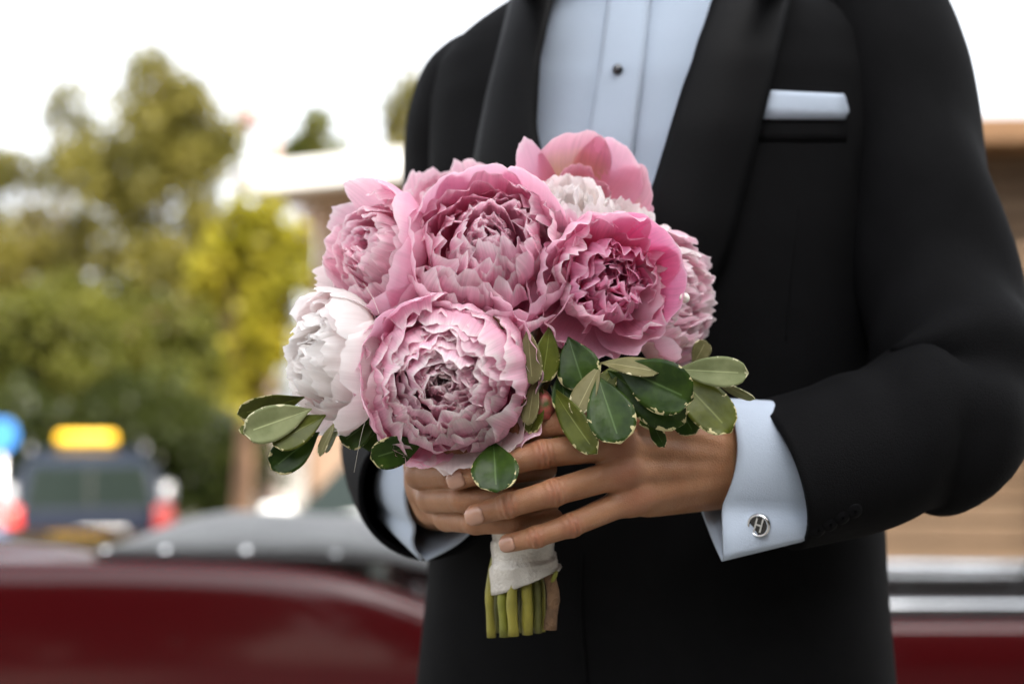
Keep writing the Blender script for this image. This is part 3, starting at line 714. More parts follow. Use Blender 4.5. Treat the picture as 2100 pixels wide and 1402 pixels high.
# right wrist (picture left)
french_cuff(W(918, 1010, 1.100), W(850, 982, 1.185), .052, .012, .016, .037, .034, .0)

# ---- trousers and shoes (below the picture)
for sx in (-1, 1):
    c0 = Vector((.128, 1.30, .86)) + E1 * (sx * .095); c1 = Vector((.128, 1.31, .08)) + E1 * (sx * .12)
    tube('trouser_leg', [c0, c0.lerp(c1, .3), c0.lerp(c1, .6) + EF * .01, c1], [(.105, .12), (.095, .1), (.075, .08), (.065, .075)], m_trs, None, 24).name
    o = COL.objects[-1]; pc(o)
    f0 = Vector((c1.x, c1.y, .045)) - EF * .07
    V, F = tube_data([f0, f0 + EF * .06 + Vector((0, 0, .02)), f0 + EF * .16 + Vector((0, 0, .005)), f0 + EF * .26 - Vector((0, 0, .008)), f0 + EF * .30 - Vector((0, 0, .015))], [(.03, .04), (.038, .06), (.047, .045), (.04, .034), (.018, .022)], 16)
    pc(mesh_obj('shoe', V, F, M('black_patent', (.008, .008, .008), .15, coat=1.0)))

# ================================================================== skin: signed-distance hands and head -> surface nets
def surface_nets(D, org, h):
    """numpy naive surface nets: D on a grid, surface where D = 0"""
    nx, ny, nz = D.shape
    ins = D < 0
    cs = np.zeros((nx - 1, ny - 1, nz - 1), np.int8)
    sl8 = [(i, j, k) for i in (0, 1) for j in (0, 1) for k in (0, 1)]
    view = lambda A, o: A[o[0]:nx - 1 + o[0], o[1]:ny - 1 + o[1], o[2]:nz - 1 + o[2]]
    for o in sl8: cs += view(ins, o)
    act = (cs > 0) & (cs < 8)
    I, J, K = np.nonzero(act); n = len(I)
    vid = -np.ones(act.shape, np.int64); vid[I, J, K] = np.arange(n)
    acc = np.zeros((n, 3)); cnt = np.zeros(n)
    for a in range(8):
        for ax_ in range(3):
            o = sl8[a]
            if o[ax_] == 1: continue
            q = list(o); q[ax_] = 1
            da = D[I + o[0], J + o[1], K + o[2]]; db = D[I + q[0], J + q[1], K + q[2]]
            m = (da < 0) != (db < 0)
            t = np.where(m, da / np.where(m, da - db, 1), 0)
            pt = np.stack([np.full(n, float(o[0])), np.full(n, float(o[1])), np.full(n, float(o[2]))], 1); pt[:, ax_] = t
            acc[m] += pt[m]; cnt[m] += 1
    P = (np.stack([I, J, K], 1) + acc / np.maximum(cnt, 1)[:, None]) * h + np.array(org)
    faces = []
    for ax_ in range(3):
        b, c = (ax_ + 1) % 3, (ax_ + 2) % 3
        s0 = [slice(None)] * 3; s1 = [slice(None)] * 3; s0[ax_] = slice(0, -1); s1[ax_] = slice(1, None)
        x = ins[tuple(s0)] != ins[tuple(s1)]; flip = ins[tuple(s0)]
        E = np.argwhere(x); E = E[(E[:, b] > 0) & (E[:, c] > 0) & (E[:, b] < D.shape[b] - 1) & (E[:, c] < D.shape[c] - 1)]
        fl = flip[E[:, 0], E[:, 1], E[:, 2]]
        def vv(db, dc):
            q = E.copy(); q[:, b] -= db; q[:, c] -= dc; return vid[q[:, 0], q[:, 1], q[:, 2]]
        Q = np.stack([vv(1, 1), vv(0, 1), vv(0, 0), vv(1, 0)], 1)
        Q[~fl] = Q[~fl][:, ::-1]; faces.append(Q)
    return P, np.concatenate(faces)
class Field:
    def __init__(s, lo, hi, h):
        s.h = h; s.lo = np.array(lo, float); s.n = np.ceil((np.array(hi) - s.lo) / h).astype(int) + 1
        g = [s.lo[i] + h * np.arange(s.n[i]) for i in range(3)]
        s.X, s.Y, s.Z = np.meshgrid(*g, indexing='ij'); s.X = s.X.astype(np.float32); s.Y = s.Y.astype(np.float32); s.Z = s.Z.astype(np.float32)
    def cone(s, a, b, ra, rb):
        a = np.array(a, np.float32); b = np.array(b, np.float32); ab = b - a; L = float((ab ** 2).sum()) + 1e-12
        t = np.clip(((s.X - a[0]) * ab[0] + (s.Y - a[1]) * ab[1] + (s.Z - a[2]) * ab[2]) / L, 0, 1)
        return np.sqrt((s.X - a[0] - t * ab[0]) ** 2 + (s.Y - a[1] - t * ab[1]) ** 2 + (s.Z - a[2] - t * ab[2]) ** 2) - (ra + (rb - ra) * t)
    def ball(s, c, r, sc=(1, 1, 1)):
        return (np.sqrt(((s.X - c[0]) / sc[0]) ** 2 + ((s.Y - c[1]) / sc[1]) ** 2 + ((s.Z - c[2]) / sc[2]) ** 2) - r) * min(sc)
def smin(a, b, k):
    h = np.clip(.5 + .5 * (b - a) / k, 0, 1); return b * (1 - h) + a * h - k * h * (1 - h)
BODY_V, BODY_F, BODY_N = [], [], 0
def add_body(P, F):
    global BODY_N
    BODY_V.append(P); BODY_F.append(F + BODY_N); BODY_N += len(P)
CAMV = -FW                                    # towards the camera
def finger(Fd, J, rad, k=.003, dors=CAMV, knuckle=True):
    """joints J (world), radii per joint; returns field with knuckle pads and crease ripples"""
    D = None
    for i in range(len(J) - 1):
        c = Fd.cone(J[i], J[i + 1], rad[i], rad[i + 1]); D = c if D is None else smin(D, c, k)
    if knuckle:
        for i in range(1, len(J) - 1):
            r = rad[i]; c = Vector(J[i]) + dors * (r * .32); D = smin(D, Fd.ball(c, r * .80), .004)
            ax_ = (Vector(J[i + 1]) - Vector(J[i - 1])).normalized(); j = J[i]
            t = (Fd.X - j[0]) * ax_.x + (Fd.Y - j[1]) * ax_.y + (Fd.Z - j[2]) * ax_.z
            g = np.exp(-(t / .0062) ** 2)
            dd = ((Fd.X - j[0]) * dors.x + (Fd.Y - j[1]) * dors.y + (Fd.Z - j[2]) * dors.z) / r
            D = D + (.0008 * g * np.cos(t * 2 * math.pi / .0040) * np.clip(dd * 1.3, 0, 1)).astype(np.float32)
    return D
def nail(J, rad, tipd, parent, wid=.0062, ln=.0068, dors=CAMV):
    """small convex plate on the back of a fingertip"""
    a, b = Vector(J[-2]), Vector(J[-1]); t = (b - a).normalized(); n = (dors - t * dors.dot(t)).normalized(); s = t.cross(n)
    c = b - t * .001
    V, F = [], []
    nu, nv = 9, 9
    for i in range(nu):
        for j in range(nv):
            x = (i / (nu - 1) * 2 - 1); y = (j / (nv - 1) * 2 - 1)
            rx = math.sqrt(max(0, 1 - min(1, abs(y)) ** 3.2 * .75)) ; xx = x * wid * rx; yy = y * ln
            rr = rad[-1] + .0010 + .0003 * max(0, -y)
            z = math.sqrt(max(1e-8, rr * rr - xx * xx)) - .0002 - .0013 * max(0, y) ** 2 - .0009 * max(0, -y) ** 4
            V.append(c + s * xx + t * yy + n * z)
    F = [(i * nv + j, i * nv + j + 1, (i + 1) * nv + j + 1, (i + 1) * nv + j) for i in range(nu - 1) for j in range(nv - 1)]
    o = mesh_obj('fingernail', V, F, m_nail, parent); s_ = o.modifiers.new('s', 'SOLIDIFY'); s_.thickness = .0008; s_.offset = 0
    return o
def skin_mat():
    m = bpy.data.materials.new('skin'); m.use_nodes = True
    N, L = m.node_tree.nodes, m.node_tree.links; p = N['Principled BSDF']
    tc = N.new('ShaderNodeTexCoord')
    n1 = N.new('ShaderNodeTexNoise'); n1.inputs['Scale'].default_value = 45; n1.inputs['Detail'].default_value = 4; L.new(tc.outputs['Object'], n1.inputs['Vector'])
    cr = N.new('ShaderNodeValToRGB'); cr.color_ramp.elements[0].position = .3; cr.color_ramp.elements[1].position = .72
    cr.color_ramp.elements[0].color = (.265, .122, .058, 1); cr.color_ramp.elements[1].color = (.375, .192, .102, 1)
    L.new(n1.outputs['Fac'], cr.inputs[0])
    at = N.new('ShaderNodeAttribute'); at.attribute_name = 'joint'
    mx = N.new('ShaderNodeMixRGB'); mx.inputs['Color2'].default_value = (.25, .085, .05, 1)
    ml = N.new('ShaderNodeMath'); ml.operation = 'MULTIPLY'; ml.inputs[1].default_value = .55
    L.new(at.outputs['Fac'], ml.inputs[0]); L.new(ml.outputs[0], mx.inputs['Fac'])
    L.new(cr.outputs[0], mx.inputs['Color1']); L.new(mx.outputs[0], p.inputs['Base Color'])
    p.inputs['Roughness'].default_value = .48; p.inputs['Specular IOR Level'].default_value = .4
    p.inputs['Subsurface Weight'].default_value = .35; p.inputs['Subsurface Radius'].default_value = (.006, .0022, .0012); p.inputs['Subsurface Scale'].default_value = 1.0
    v = N.new('ShaderNodeTexVoronoi'); v.inputs['Scale'].default_value = 900; L.new(tc.outputs['Object'], v.inputs['Vector'])
    n2 = N.new('ShaderNodeTexNoise'); n2.inputs['Scale'].default_value = 220; n2.inputs['Detail'].default_value = 5; L.new(tc.outputs['Object'], n2.inputs['Vector'])
    ad = N.new('ShaderNodeMath'); ad.operation = 'ADD'; L.new(v.outputs['Distance'], ad.inputs[0]); L.new(n2.outputs['Fac'], ad.inputs[1])
    b = N.new('ShaderNodeBump'); b.inputs['Strength'].default_value = .22; b.inputs['Distance'].default_value = .0012; L.new(ad.outputs[0], b.inputs['Height']); L.new(b.outputs[0], p.inputs['Normal'])
    return m
m_skin = skin_mat()
m_nail = M('nail', (.44, .235, .165), .25, var=.08, scale=60, coat=.3, sub=.2)
RED_SPOTS = []                                # joints whose skin is a little redder
# ---------------- left hand (picture right): laid over the right hand
H = .00105
wr = W(1500, 950, 1.066)
mc = {'i': W(1290, 858, 1.016), 'm': W(1268, 912, 1.006), 'r': W(1278, 968, 1.004), 'p': W(1300, 1020, 1.011)}
fj = {'i': [mc['i'], W(1165, 862, 1.000), W(1075, 882, 1.008), W(985, 905, 1.018)],
      'm': [mc['m'], W(1112, 930, .992), W(1022, 955, .994), W(938, 982, 1.003)],
      'r': [mc['r'], W(1137, 1009, .985), W(1042, 1036, .986), W(976, 1055, .993)],
      'p': [mc['p'], W(1172, 1076, .990), W(1100, 1100, .990), W(1042, 1113, .996)]}
fr = {'i': [.0108, .0096, .0085, .0075], 'm': [.0110, .0097, .0087, .0078], 'r': [.0108, .0093, .0084, .0076], 'p': [.0102, .0082, .0073, .0066]}
lo = np.minimum.reduce([np.array(p) for L_ in fj.values() for p in L_] + [np.array(wr)]) - .03
hi = np.maximum.reduce([np.array(p) for L_ in fj.values() for p in L_] + [np.array(W(1620, 960, 1.08))]) + .03; hi[1] += .035
Fd = Field(lo, hi, H)
palm = Fd.cone(W(1620, 955, 1.082), wr + Vector((0, .002, 0)), .026, .0235)
for k_, off in (('i', .016), ('m', .006), ('r', -.004), ('p', -.013)):
    a = wr + UP * off * 1.15
    palm = smin(palm, Fd.cone(a, mc[k_] + Vector((0, .006, 0)), .0165, .0128), .014)
palm = smin(palm, Fd.cone(W(1450, 1000, 1.075), W(1330, 1010, 1.03), .015, .013), .012)      # heel of the hand, little-finger side
for k_ in 'imrp':                                                                        # knuckles and faint tendons
    palm = smin(palm, Fd.ball(Vector(mc[k_]) + CAMV * .004, .0095), .008)
    palm = smin(palm, Fd.cone(Vector(mc[k_]) + CAMV * .006, wr + UP * {'i': .012, 'm': .005, 'r': -.003, 'p': -.01}[k_] + CAMV * .0175, .0058, .003), .007)
D = palm
for k_ in 'imrp':
    f = finger(Fd, fj[k_], fr[k_]); base = smin(palm, f, .009)
    D = np.minimum(D, base) if k_ == 'i' else smin(D, base, .0012)
th = [W(1420, 880, 1.07), W(1320, 850, 1.09), W(1220, 860, 1.105), W(1150, 880, 1.10)]
D = smin(D, finger(Fd, th, [.014, .0125, .0105, .009], knuckle=False), .01)
P, F = surface_nets(D, Fd.lo, H); add_body(P, F)
LEFT_F = (fj, fr)
# ---------------- right hand (picture left): a fist round the stems
gj = {'i': [W(880, 905, 1.075), W(858, 928, 1.040), W(925, 930, 1.016), W(1010, 930, 1.014), W(1090, 930, 1.03)],
      'm': [W(868, 952, 1.085), W(862, 972, 1.046), W(930, 972, 1.016), W(1030, 968, 1.011), W(1120, 960, 1.03)],
      'r': [W(872, 1000, 1.088), W(884, 1022, 1.048), W(950, 1022, 1.013), W(1050, 1026, 1.006), W(1130, 1024, 1.02)],
      'p': [W(890, 1040, 1.088), W(917, 1062, 1.050), W(975, 1070, 1.016), W(1060, 1072, 1.006), W(1135, 1062, 1.018)]}
gr = {'i': [.0115, .0108, .0098, .0088, .008], 'm': [.0118, .0110, .0100, .0090, .008], 'r': [.0112, .0105, .0096, .0086, .0078], 'p': [.0104, .0095, .0086, .0078, .007]}
allp = [np.array(p) for L_ in gj.values() for p in L_] + [np.array(W(840, 985, 1.22))]
lo = np.minimum.reduce(allp) - .03; hi = np.maximum.reduce(allp) + .03
Fd = Field(lo, hi, H)
w2 = W(900, 1015, 1.125)
palm = Fd.cone(W(840, 985, 1.21), w2, .027, .024)
for k_ in 'imrp': palm = smin(palm, Fd.cone(w2, gj[k_][0], .019, .0135), .012)
palm = smin(palm, Fd.cone(w2, W(960, 980, 1.09), .018, .018), .012)
D = palm
for k_ in 'imrp':
    f = finger(Fd, gj[k_], gr[k_], dors=Vector((-.7, -.7, 0)), knuckle=False)
    base = smin(palm, f, .008); D = smin(D, base, .0012)
D = smin(D, finger(Fd, [W(890, 930, 1.10), W(960, 880, 1.09), W(1040, 870, 1.08), W(1100, 880, 1.07)], [.014, .012, .0105, .009], knuckle=False), .008)
P, F = surface_nets(D, Fd.lo, H); add_body(P, F)
# ---------------- the rest of the figure under the clothes, bridged to the hands
hc = Vector((.118, 1.30, 1.71)); loc = lambda x, f, z: hc + E1 * x + EF * f + Vector((0, 0, z))
h_ = .0075
Fd = Field((-.22, .98, .02), (.52, 1.52, 1.92), h_)
D = Fd.ball(loc(0, -.005, .035), 1.0, (.077, .095, .095)); D = smin(D, Fd.ball(loc(0, .03, -.035), 1.0, (.062, .065, .075)), .03)
D = smin(D, Fd.cone(loc(0, -.015, -.05), loc(0, -.03, -.22), .056, .06), .02); D = smin(D, Fd.cone(loc(0, .095, .0), loc(0, .108, -.03), .009, .014), .012)
D = smin(D, Fd.cone(loc(-.02, .084, -.062), loc(.02, .084, -.062), .007, .007), .006); D = smin(D, Fd.ball(loc(0, .075, -.095), .02), .02)
for s_ in (-1, 1):
    D = smin(D, Fd.ball(loc(s_ * .08, -.005, -.005), 1.0, (.014, .02, .032)), .006)
    D = smin(D, Fd.cone(loc(s_ * .015, .09, .03), loc(s_ * .05, .075, .03), .007, .006), .01); D = np.maximum(D, -Fd.ball(loc(s_ * .032, .098, .006), .016))
tz = lambda x, z: Vector((.13, 1.32, z)) + E1 * x
D = smin(D, Fd.ball(tz(0, 1.30), 1.0, (.15, .085, .17)), .03); D = smin(D, Fd.ball(tz(0, 1.06), 1.0, (.135, .08, .18)), .04); D = smin(D, Fd.ball(tz(0, .90), 1.0, (.14, .08, .10)), .04)
for s_ in (-1, 1):
    D = smin(D, Fd.cone(tz(s_ * .09, .88), tz(s_ * .105, .48), .075, .05), .03); D = smin(D, Fd.cone(tz(s_ * .105, .48), tz(s_ * .12, .08), .048, .03), .02)
    D = smin(D, Fd.cone(tz(s_ * .12, .06), tz(s_ * .12, .05) + EF * .13, .032, .026), .02)
D = smin(D, Fd.cone(tz(0, 1.40), LP[2], .07, .045), .03); D = smin(D, Fd.cone(tz(0, 1.40), RP[2], .07, .045), .03)
for A_, r0, r1 in ((LP, .044, .036), (RP, .044, .036)):
    e_ = A_[5]; D = smin(D, Fd.cone(A_[2], e_, r0, r1 + .002), .02)
D = smin(D, Fd.cone(LP[5], W(1620, 955, 1.082), .036, .027), .015); D = smin(D, Fd.cone(RP[5], RP[7], .036, .03), .015); D = smin(D, Fd.cone(RP[7], W(840, 985, 1.21), .03, .027), .015)
P, F = surface_nets(D, Fd.lo, h_); add_body(P, F)
BP = np.concatenate(BODY_V); BF = np.concatenate(BODY_F)
n_hand = len(BODY_V[0]) + len(BODY_V[1])
bmb = bmesh.new(); bv = [bmb.verts.new(p) for p in BP]
for f in BF:
    try: bmb.faces.new([bv[i] for i in f])
    except ValueError: pass
bmb.verts.index_update()
for wrist, along, i0, i1 in ((W(1620, 955, 1.082), (W(1850, 890, 1.095) - W(1620, 955, 1.082)).normalized(), 0, len(BODY_V[0])), (W(840, 985, 1.21), (RP[7] - W(840, 985, 1.21)).normalized(), len(BODY_V[0]), n_hand)):
    kill = []
    for v in bmb.verts:
        if v.index < 0: continue
        q = v.co - wrist; t = q.dot(along)
        if (q - along * t).length > .06: continue
        if i0 <= v.index < i1 and t > .006: kill.append(v)             # the hand's rounded end
        elif v.index >= n_hand and t < .024: kill.append(v)            # the arm's rounded end
    bmesh.ops.delete(bmb, geom=kill, context='VERTS')
    es = [e for e in bmb.edges if e.is_boundary and (sum((v.co for v in e.verts), Vector()) / 2 - wrist).length < .075]
    try: bmesh.ops.bridge_loops(bmb, edges=es)
    except Exception as ex: print('bridge', ex)
for f in bmb.faces: f.smooth = True
mb_ = bpy.data.meshes.new('body'); bmb.to_mesh(mb_); bmb.free(); mb_.materials.append(m_skin)
body = link(bpy.data.objects.new('body', mb_)); pc(body)
BP = np.zeros(len(mb_.vertices) * 3, np.float32); mb_.vertices.foreach_get('co', BP); BP = BP.reshape(-1, 3)
att = body.data.attributes.new('joint', 'FLOAT', 'POINT')
jw = np.zeros(len(BP))
for k_ in 'imrp':
    for j_, s_ in ((1, .009), (2, .007), (0, .012)):
        q = np.array(LEFT_F[0][k_][j_] + CAMV * LEFT_F[1][k_][j_]); jw = np.maximum(jw, np.exp(-(((BP - q) ** 2).sum(1)) / s_ ** 2))
    q = np.array(LEFT_F[0][k_][3]); jw = np.maximum(jw, .6 * np.exp(-(((BP - q) ** 2).sum(1)) / .012 ** 2))
att.data.foreach_set('value', jw.astype(np.float32))
for k_, w_, l_ in (('m', .0060, .0065), ('r', .0062, .0066), ('p', .0053, .0056)): nail(LEFT_F[0][k_], LEFT_F[1][k_], 0, body, w_, l_)
hairV, hairF = [], []
Fd = Field(np.array(hc) - np.array([.12, .14, .08]), np.array(hc) + np.array([.12, .14, .18]), .005)
D = Fd.ball(loc(0, -.012, .045), 1.0, (.086, .102, .102)); D = np.maximum(D, -Fd.ball(loc(0, .11, -.04), .10)); D = np.maximum(D, -(Fd.Z - (hc.z - .05)))
P, F = surface_nets(D, Fd.lo, .005); pc(fast_mesh('hair', P, F, M('dark_hair', (.02, .013, .008), .6, bump=.6, bscale=120), None, True))
for s_ in (-1, 1):
    V, F = lathe([(.0001, -.012), (.006, -.0105), (.0105, -.006), (.012, 0)], 16, 'Y'); o = pc(mesh_obj('eye', [loc(s_ * .032, .083, .006) + Vector(v) for v in V], F, M('eye_white', (.7, .7, .7), .1)))
# ================================================================== the bouquet
BQ = empty('bouquet', tuple(W(1072, 1190, 1.045)))
tag(BQ, 'round bouquet of pink and white peonies with variegated leaves and ribbon bound stems', 'bouquet')
BQI = Matrix.Translation(-BQ.location)
def bpart(o):
    o.parent = BQ; o.matrix_parent_inverse = BQI; return o
def petal_mat(name, base, mid, edge, trans=.48, deep=.35, vein=.12, rim=.90):
    m = bpy.data.materials.new(name); m.use_nodes = True
    N, L = m.node_tree.nodes, m.node_tree.links; N.clear()
    uv = N.new('ShaderNodeUVMap'); uv.uv_map = 'UVMap'
    sp = N.new('ShaderNodeSeparateXYZ'); L.new(uv.outputs[0], sp.inputs[0])
    tc = N.new('ShaderNodeTexCoord'); oi = N.new('ShaderNodeObjectInfo')
    nz = N.new('ShaderNodeTexNoise'); nz.inputs['Scale'].default_value = 55; nz.inputs['Detail'].default_value = 3; L.new(tc.outputs['Object'], nz.inputs['Vector'])
    a1 = N.new('ShaderNodeMath'); a1.operation = 'MULTIPLY_ADD'; a1.inputs[1].default_value = .22; L.new(nz.outputs['Fac'], a1.inputs[0]); L.new(sp.outputs['Y'], a1.inputs[2])
    a2 = N.new('ShaderNodeMath'); a2.operation = 'SUBTRACT'; a2.inputs[1].default_value = .11; L.new(a1.outputs[0], a2.inputs[0])
    cr = N.new('ShaderNodeValToRGB'); e = cr.color_ramp.elements
    e[0].position = 0.05; e[0].color = (*base, 1); e[1].position = 1.0; e[1].color = (*edge, 1)
    x = e.new(deep); x.color = (*[(b + m_) / 2 for b, m_ in zip(base, mid)], 1); x = e.new(min(.8, deep + .28)); x.color = (*mid, 1); x = e.new(rim); x.color = (*[(b * .72 + m_ * .28) for b, m_ in zip(mid, edge)], 1)
    L.new(a2.outputs[0], cr.inputs[0])
    mp = N.new('ShaderNodeMapping'); mp.inputs['Scale'].default_value = (44, 1.8, 1); L.new(uv.outputs[0], mp.inputs[0])
    ad = N.new('ShaderNodeVectorMath'); ad.operation = 'ADD'; L.new(mp.outputs[0], ad.inputs[0]); L.new(oi.outputs['Random'], ad.inputs[1])
    vn = N.new('ShaderNodeTexNoise'); vn.inputs['Scale'].default_value = 1.0; vn.inputs['Detail'].default_value = 3; L.new(ad.outputs[0], vn.inputs['Vector'])
    vr = N.new('ShaderNodeMapRange'); vr.inputs['From Min'].default_value = .3; vr.inputs['From Max'].default_value = .7; vr.inputs['To Min'].default_value = 1 - vein; vr.inputs['To Max'].default_value = 1 + vein * .5; L.new(vn.outputs['Fac'], vr.inputs[0])
    rr = N.new('ShaderNodeMapRange'); rr.inputs['To Min'].default_value = .88; rr.inputs['To Max'].default_value = 1.08; L.new(oi.outputs['Random'], rr.inputs[0])
    mu = N.new('ShaderNodeMath'); mu.operation = 'MULTIPLY'; L.new(vr.outputs[0], mu.inputs[0]); L.new(rr.outputs[0], mu.inputs[1])
    vm = N.new('ShaderNodeVectorMath'); vm.operation = 'SCALE'; L.new(cr.outputs[0], vm.inputs[0]); L.new(mu.outputs[0], vm.inputs['Scale'])
    df = N.new('ShaderNodeBsdfDiffuse'); tr = N.new('ShaderNodeBsdfTranslucent'); mx = N.new('ShaderNodeMixShader'); mx.inputs[0].default_value = trans
    gl = N.new('ShaderNodeBsdfGlossy'); gl.inputs['Roughness'].default_value = .42; m2 = N.new('ShaderNodeMixShader'); m2.inputs[0].default_value = .035
    bp = N.new('ShaderNodeBump'); bp.inputs['Strength'].default_value = .15; bp.inputs['Distance'].default_value = .001; L.new(vn.outputs['Fac'], bp.inputs['Height'])
    out = N.new('ShaderNodeOutputMaterial')
    L.new(vm.outputs[0], df.inputs[0]); L.new(vm.outputs[0], tr.inputs[0]); L.new(bp.outputs[0], df.inputs['Normal']); L.new(bp.outputs[0], gl.inputs['Normal'])
    L.new(df.outputs[0], mx.inputs[1]); L.new(tr.outputs[0], mx.inputs[2]); L.new(mx.outputs[0], m2.inputs[1]); L.new(gl.outputs[0], m2.inputs[2]); L.new(m2.outputs[0], out.inputs[0])
    return m
pm_pink = petal_mat('petal_pink', (.78, .09, .27), (.91, .45, .61), (.96, .83, .87))
pm_cream = petal_mat('petal_pink_cream', (.80, .10, .27), (.91, .50, .65), (.97, .90, .90))
pm_deep = petal_mat('petal_deep_pink', (.76, .055, .25), (.90, .29, .52), (.94, .63, .76))
pm_guard = petal_mat('petal_guard_pink', (.78, .24, .40), (.90, .50, .65), (.94, .70, .79), vein=.05)
pm_blush = petal_mat('petal_blush', (.88, .56, .58), (.93, .80, .80), (.95, .89, .88), vein=.06)
pm_white = petal_mat('petal_white', (.92, .74, .66), (.95, .90, .88), (.96, .94, .93), vein=.05)
pm_pale = petal_mat('petal_pale_pink', (.82, .30, .44), (.90, .55, .66), (.95, .82, .85))
pm_peach = petal_mat('petal_peach_base', (0.9, 0.6, 0.22), (0.84, 0.44, 0.54), (0.88, 0.62, 0.7), deep=.42)
m_core = M('flower_heart', (.78, .26, .38), .8, var=.15, scale=90)
m_calyx = M('calyx_green', (.10, .15, .04), .6, var=.2, scale=60)
def smoothn(x, y=0.0, z=0.0): return mnoise.noise((x, y, z))
def petal_mesh(rng, R, phi, p0, p1, p2, wid, ruffle, frill, notch, nu=10, nv=17, lean=0.0, twist=0.0, wrapk=1.0, fringe=0.0):
    """one petal in flower space (axis +Z).  p0,p1,p2 = (radius, height) control points base-bulge-tip, wid = half width at widest"""
    V, uv = [], []
    seed = rng.random() * 100
    notches = [(rng.uniform(-.7, .7), rng.uniform(.5, 1) * notch, rng.uniform(.14, .3)) for _ in range(rng.integers(1, 4))]
    for i in range(nu):
        for j in range(nv):
            s = j / (nv - 1) * 2 - 1
            T = 1 - .26 * abs(s) ** 3.0 + frill * smoothn(s * 3.2, seed) + frill * .8 * smoothn(s * 6.5, seed + 9)
            if fringe: T += fringe * (abs(((j * 1.0) % 2) - .5) * 2 - .5) * (.6 + .8 * smoothn(j * 3.7, seed))
            for (sn, dn_, wn) in notches: T -= dn_ * math.exp(-((s - sn) / wn) ** 2 * 2.5)
            t0 = i / (nu - 1); t = t0 * T
            r = (1 - t) ** 2 * p0[0] + 2 * t * (1 - t) * p1[0] + t * t * p2[0]
            z = (1 - t) ** 2 * p0[1] + 2 * t * (1 - t) * p1[1] + t * t * p2[1]
            w = wid * (math.sin(math.pi * min(1, t0 * .56 + .07)) ** .8) * (1 - .06 * t0 ** 4)
            x = s * w
            rf = ruffle * t0 ** 2 * (smoothn(s * 2.3 + 4, t0 * 1.5, seed + 3) + .55 * smoothn(s * 6, t0 * 2.5, seed + 7))
            rw = max(r, wid * .55) * wrapk + 1e-4
            dl = x / rw
            rad = r + rf - rw * (1 - math.cos(dl)) ; tan = rw * math.sin(dl) + twist * t0 * (s)
            z2 = z + .35 * ruffle * t0 ** 2 * smoothn(s * 3 + 11, t0 * 2, seed + 5) + lean * x * t0
            ca, sa = math.cos(phi), math.sin(phi)
            V.append((rad * ca - tan * sa, rad * sa + tan * ca, z2)); uv.append((j / (nv - 1), t0))
    F = [(i * nv + j, i * nv + j + 1, (i + 1) * nv + j + 1, (i + 1) * nv + j) for i in range(nu - 1) for j in range(nv - 1)]
    return V, F, uv
def petal_obj(V, F, uv, mat, parent):
    me = bpy.data.meshes.new('petal'); me.from_pydata(V, [], F); me.polygons.foreach_set('use_smooth', [True] * len(F))
    ul = me.uv_layers.new(name='UVMap'); li = np.zeros(len(me.loops), np.int32); me.loops.foreach_get('vertex_index', li)
    ul.data.foreach_set('uv', np.array(uv, np.float32)[li].ravel()); me.materials.append(mat); me.update()
    o = bpy.data.objects.new('petal', me); COL.objects.link(o); o.parent = parent; return o
def cam_dir(x, y, z): return (RT * x + UP * y - FW * z).normalized()      # x right, y up, z towards the camera
STEMS = []
def flower(label, u, v, d, R, ax, roll, layers, guards, seed, guard_mat, core_mat):
    """layers: list of dicts rho, n, h, close, wid, ruffle, frill, notch, mat; guards: explicit list of dicts with phi"""
    rng = np.random.default_rng(seed)
    ax = cam_dir(*ax); c = W(u, v, d); base = c - ax * (.52 * R)
    zx = UP - ax * UP.dot(ax); zx = zx.normalized() if zx.length > .05 else RT; yx = ax.cross(zx).normalized()
    Mx = Matrix((( zx.x, yx.x, ax.x), (zx.y, yx.y, ax.y), (zx.z, yx.z, ax.z))).to_4x4(); Mx.translation = base   # phi 0 = up in the picture, phi 90 deg = left
    prof = [(.0005, -.25 * R), (.10 * R, -.2 * R), (.2 * R, -.08 * R), (.16 * R, .12 * R), (.10 * R, .3 * R), (.0005, .36 * R)]
    V, F = lathe(prof, 14, 'Z'); core = mesh_obj('peony', V, F, core_mat); core.parent = BQ; core.matrix_parent_inverse = BQI; core.matrix_basis = Mx
    core['label'] = label
    STEMS.append(base - ax * (.2 * R))
    for L_ in layers:
        n = L_['n']; ph0 = rng.uniform(0, 2 * math.pi)
        for k in range(n):
            phi = ph0 + 2 * math.pi * (k + rng.uniform(-.4, .4)) / n
            rho = L_['rho'] * R * rng.uniform(.84, 1.16); h = L_['h'] * R * rng.uniform(.86, 1.1); cl = L_['close'] * rng.uniform(.6, 1.35)
            if 'skip' in L_ and L_['skip'](((phi + math.pi) % (2 * math.pi)) - math.pi): continue
            p0 = (max(.03, L_['rho'] * .32) * R, 0.0 + .06 * R * (1 - L_['rho'])); p1 = (rho * (1.0 + L_.get('bulge', .3)), h * .42); p2 = (rho * (1 - cl), h)
            V, F, uv = petal_mesh(rng, R, phi, p0, p1, p2, L_['wid'] * R * rng.uniform(.85, 1.15), L_['ruffle'] * R, L_['frill'], L_['notch'], L_.get('nu', 10), L_.get('nv', 17), rng.uniform(-.15, .15), wrapk=L_.get('wrap', 1.0), fringe=L_.get('fringe', 0))
            petal_obj(V, F, uv, L_['mat'], core)
    for g in guards:
        p0, p1, p2 = [(a * R, b * R) for a, b in g['p']]
        V, F, uv = petal_mesh(rng, R, R_(g['phi']), p0, p1, p2, g['wid'] * R, g.get('ruffle', .05) * R, g.get('frill', .03), g.get('notch', .04), 14, 19, g.get('lean', 0), wrapk=g.get('wrap', 1.1), fringe=g.get('fringe', 0))
        petal_obj(V, F, uv, g.get('mat', guard_mat), core)
    return core
R_ = math.radians
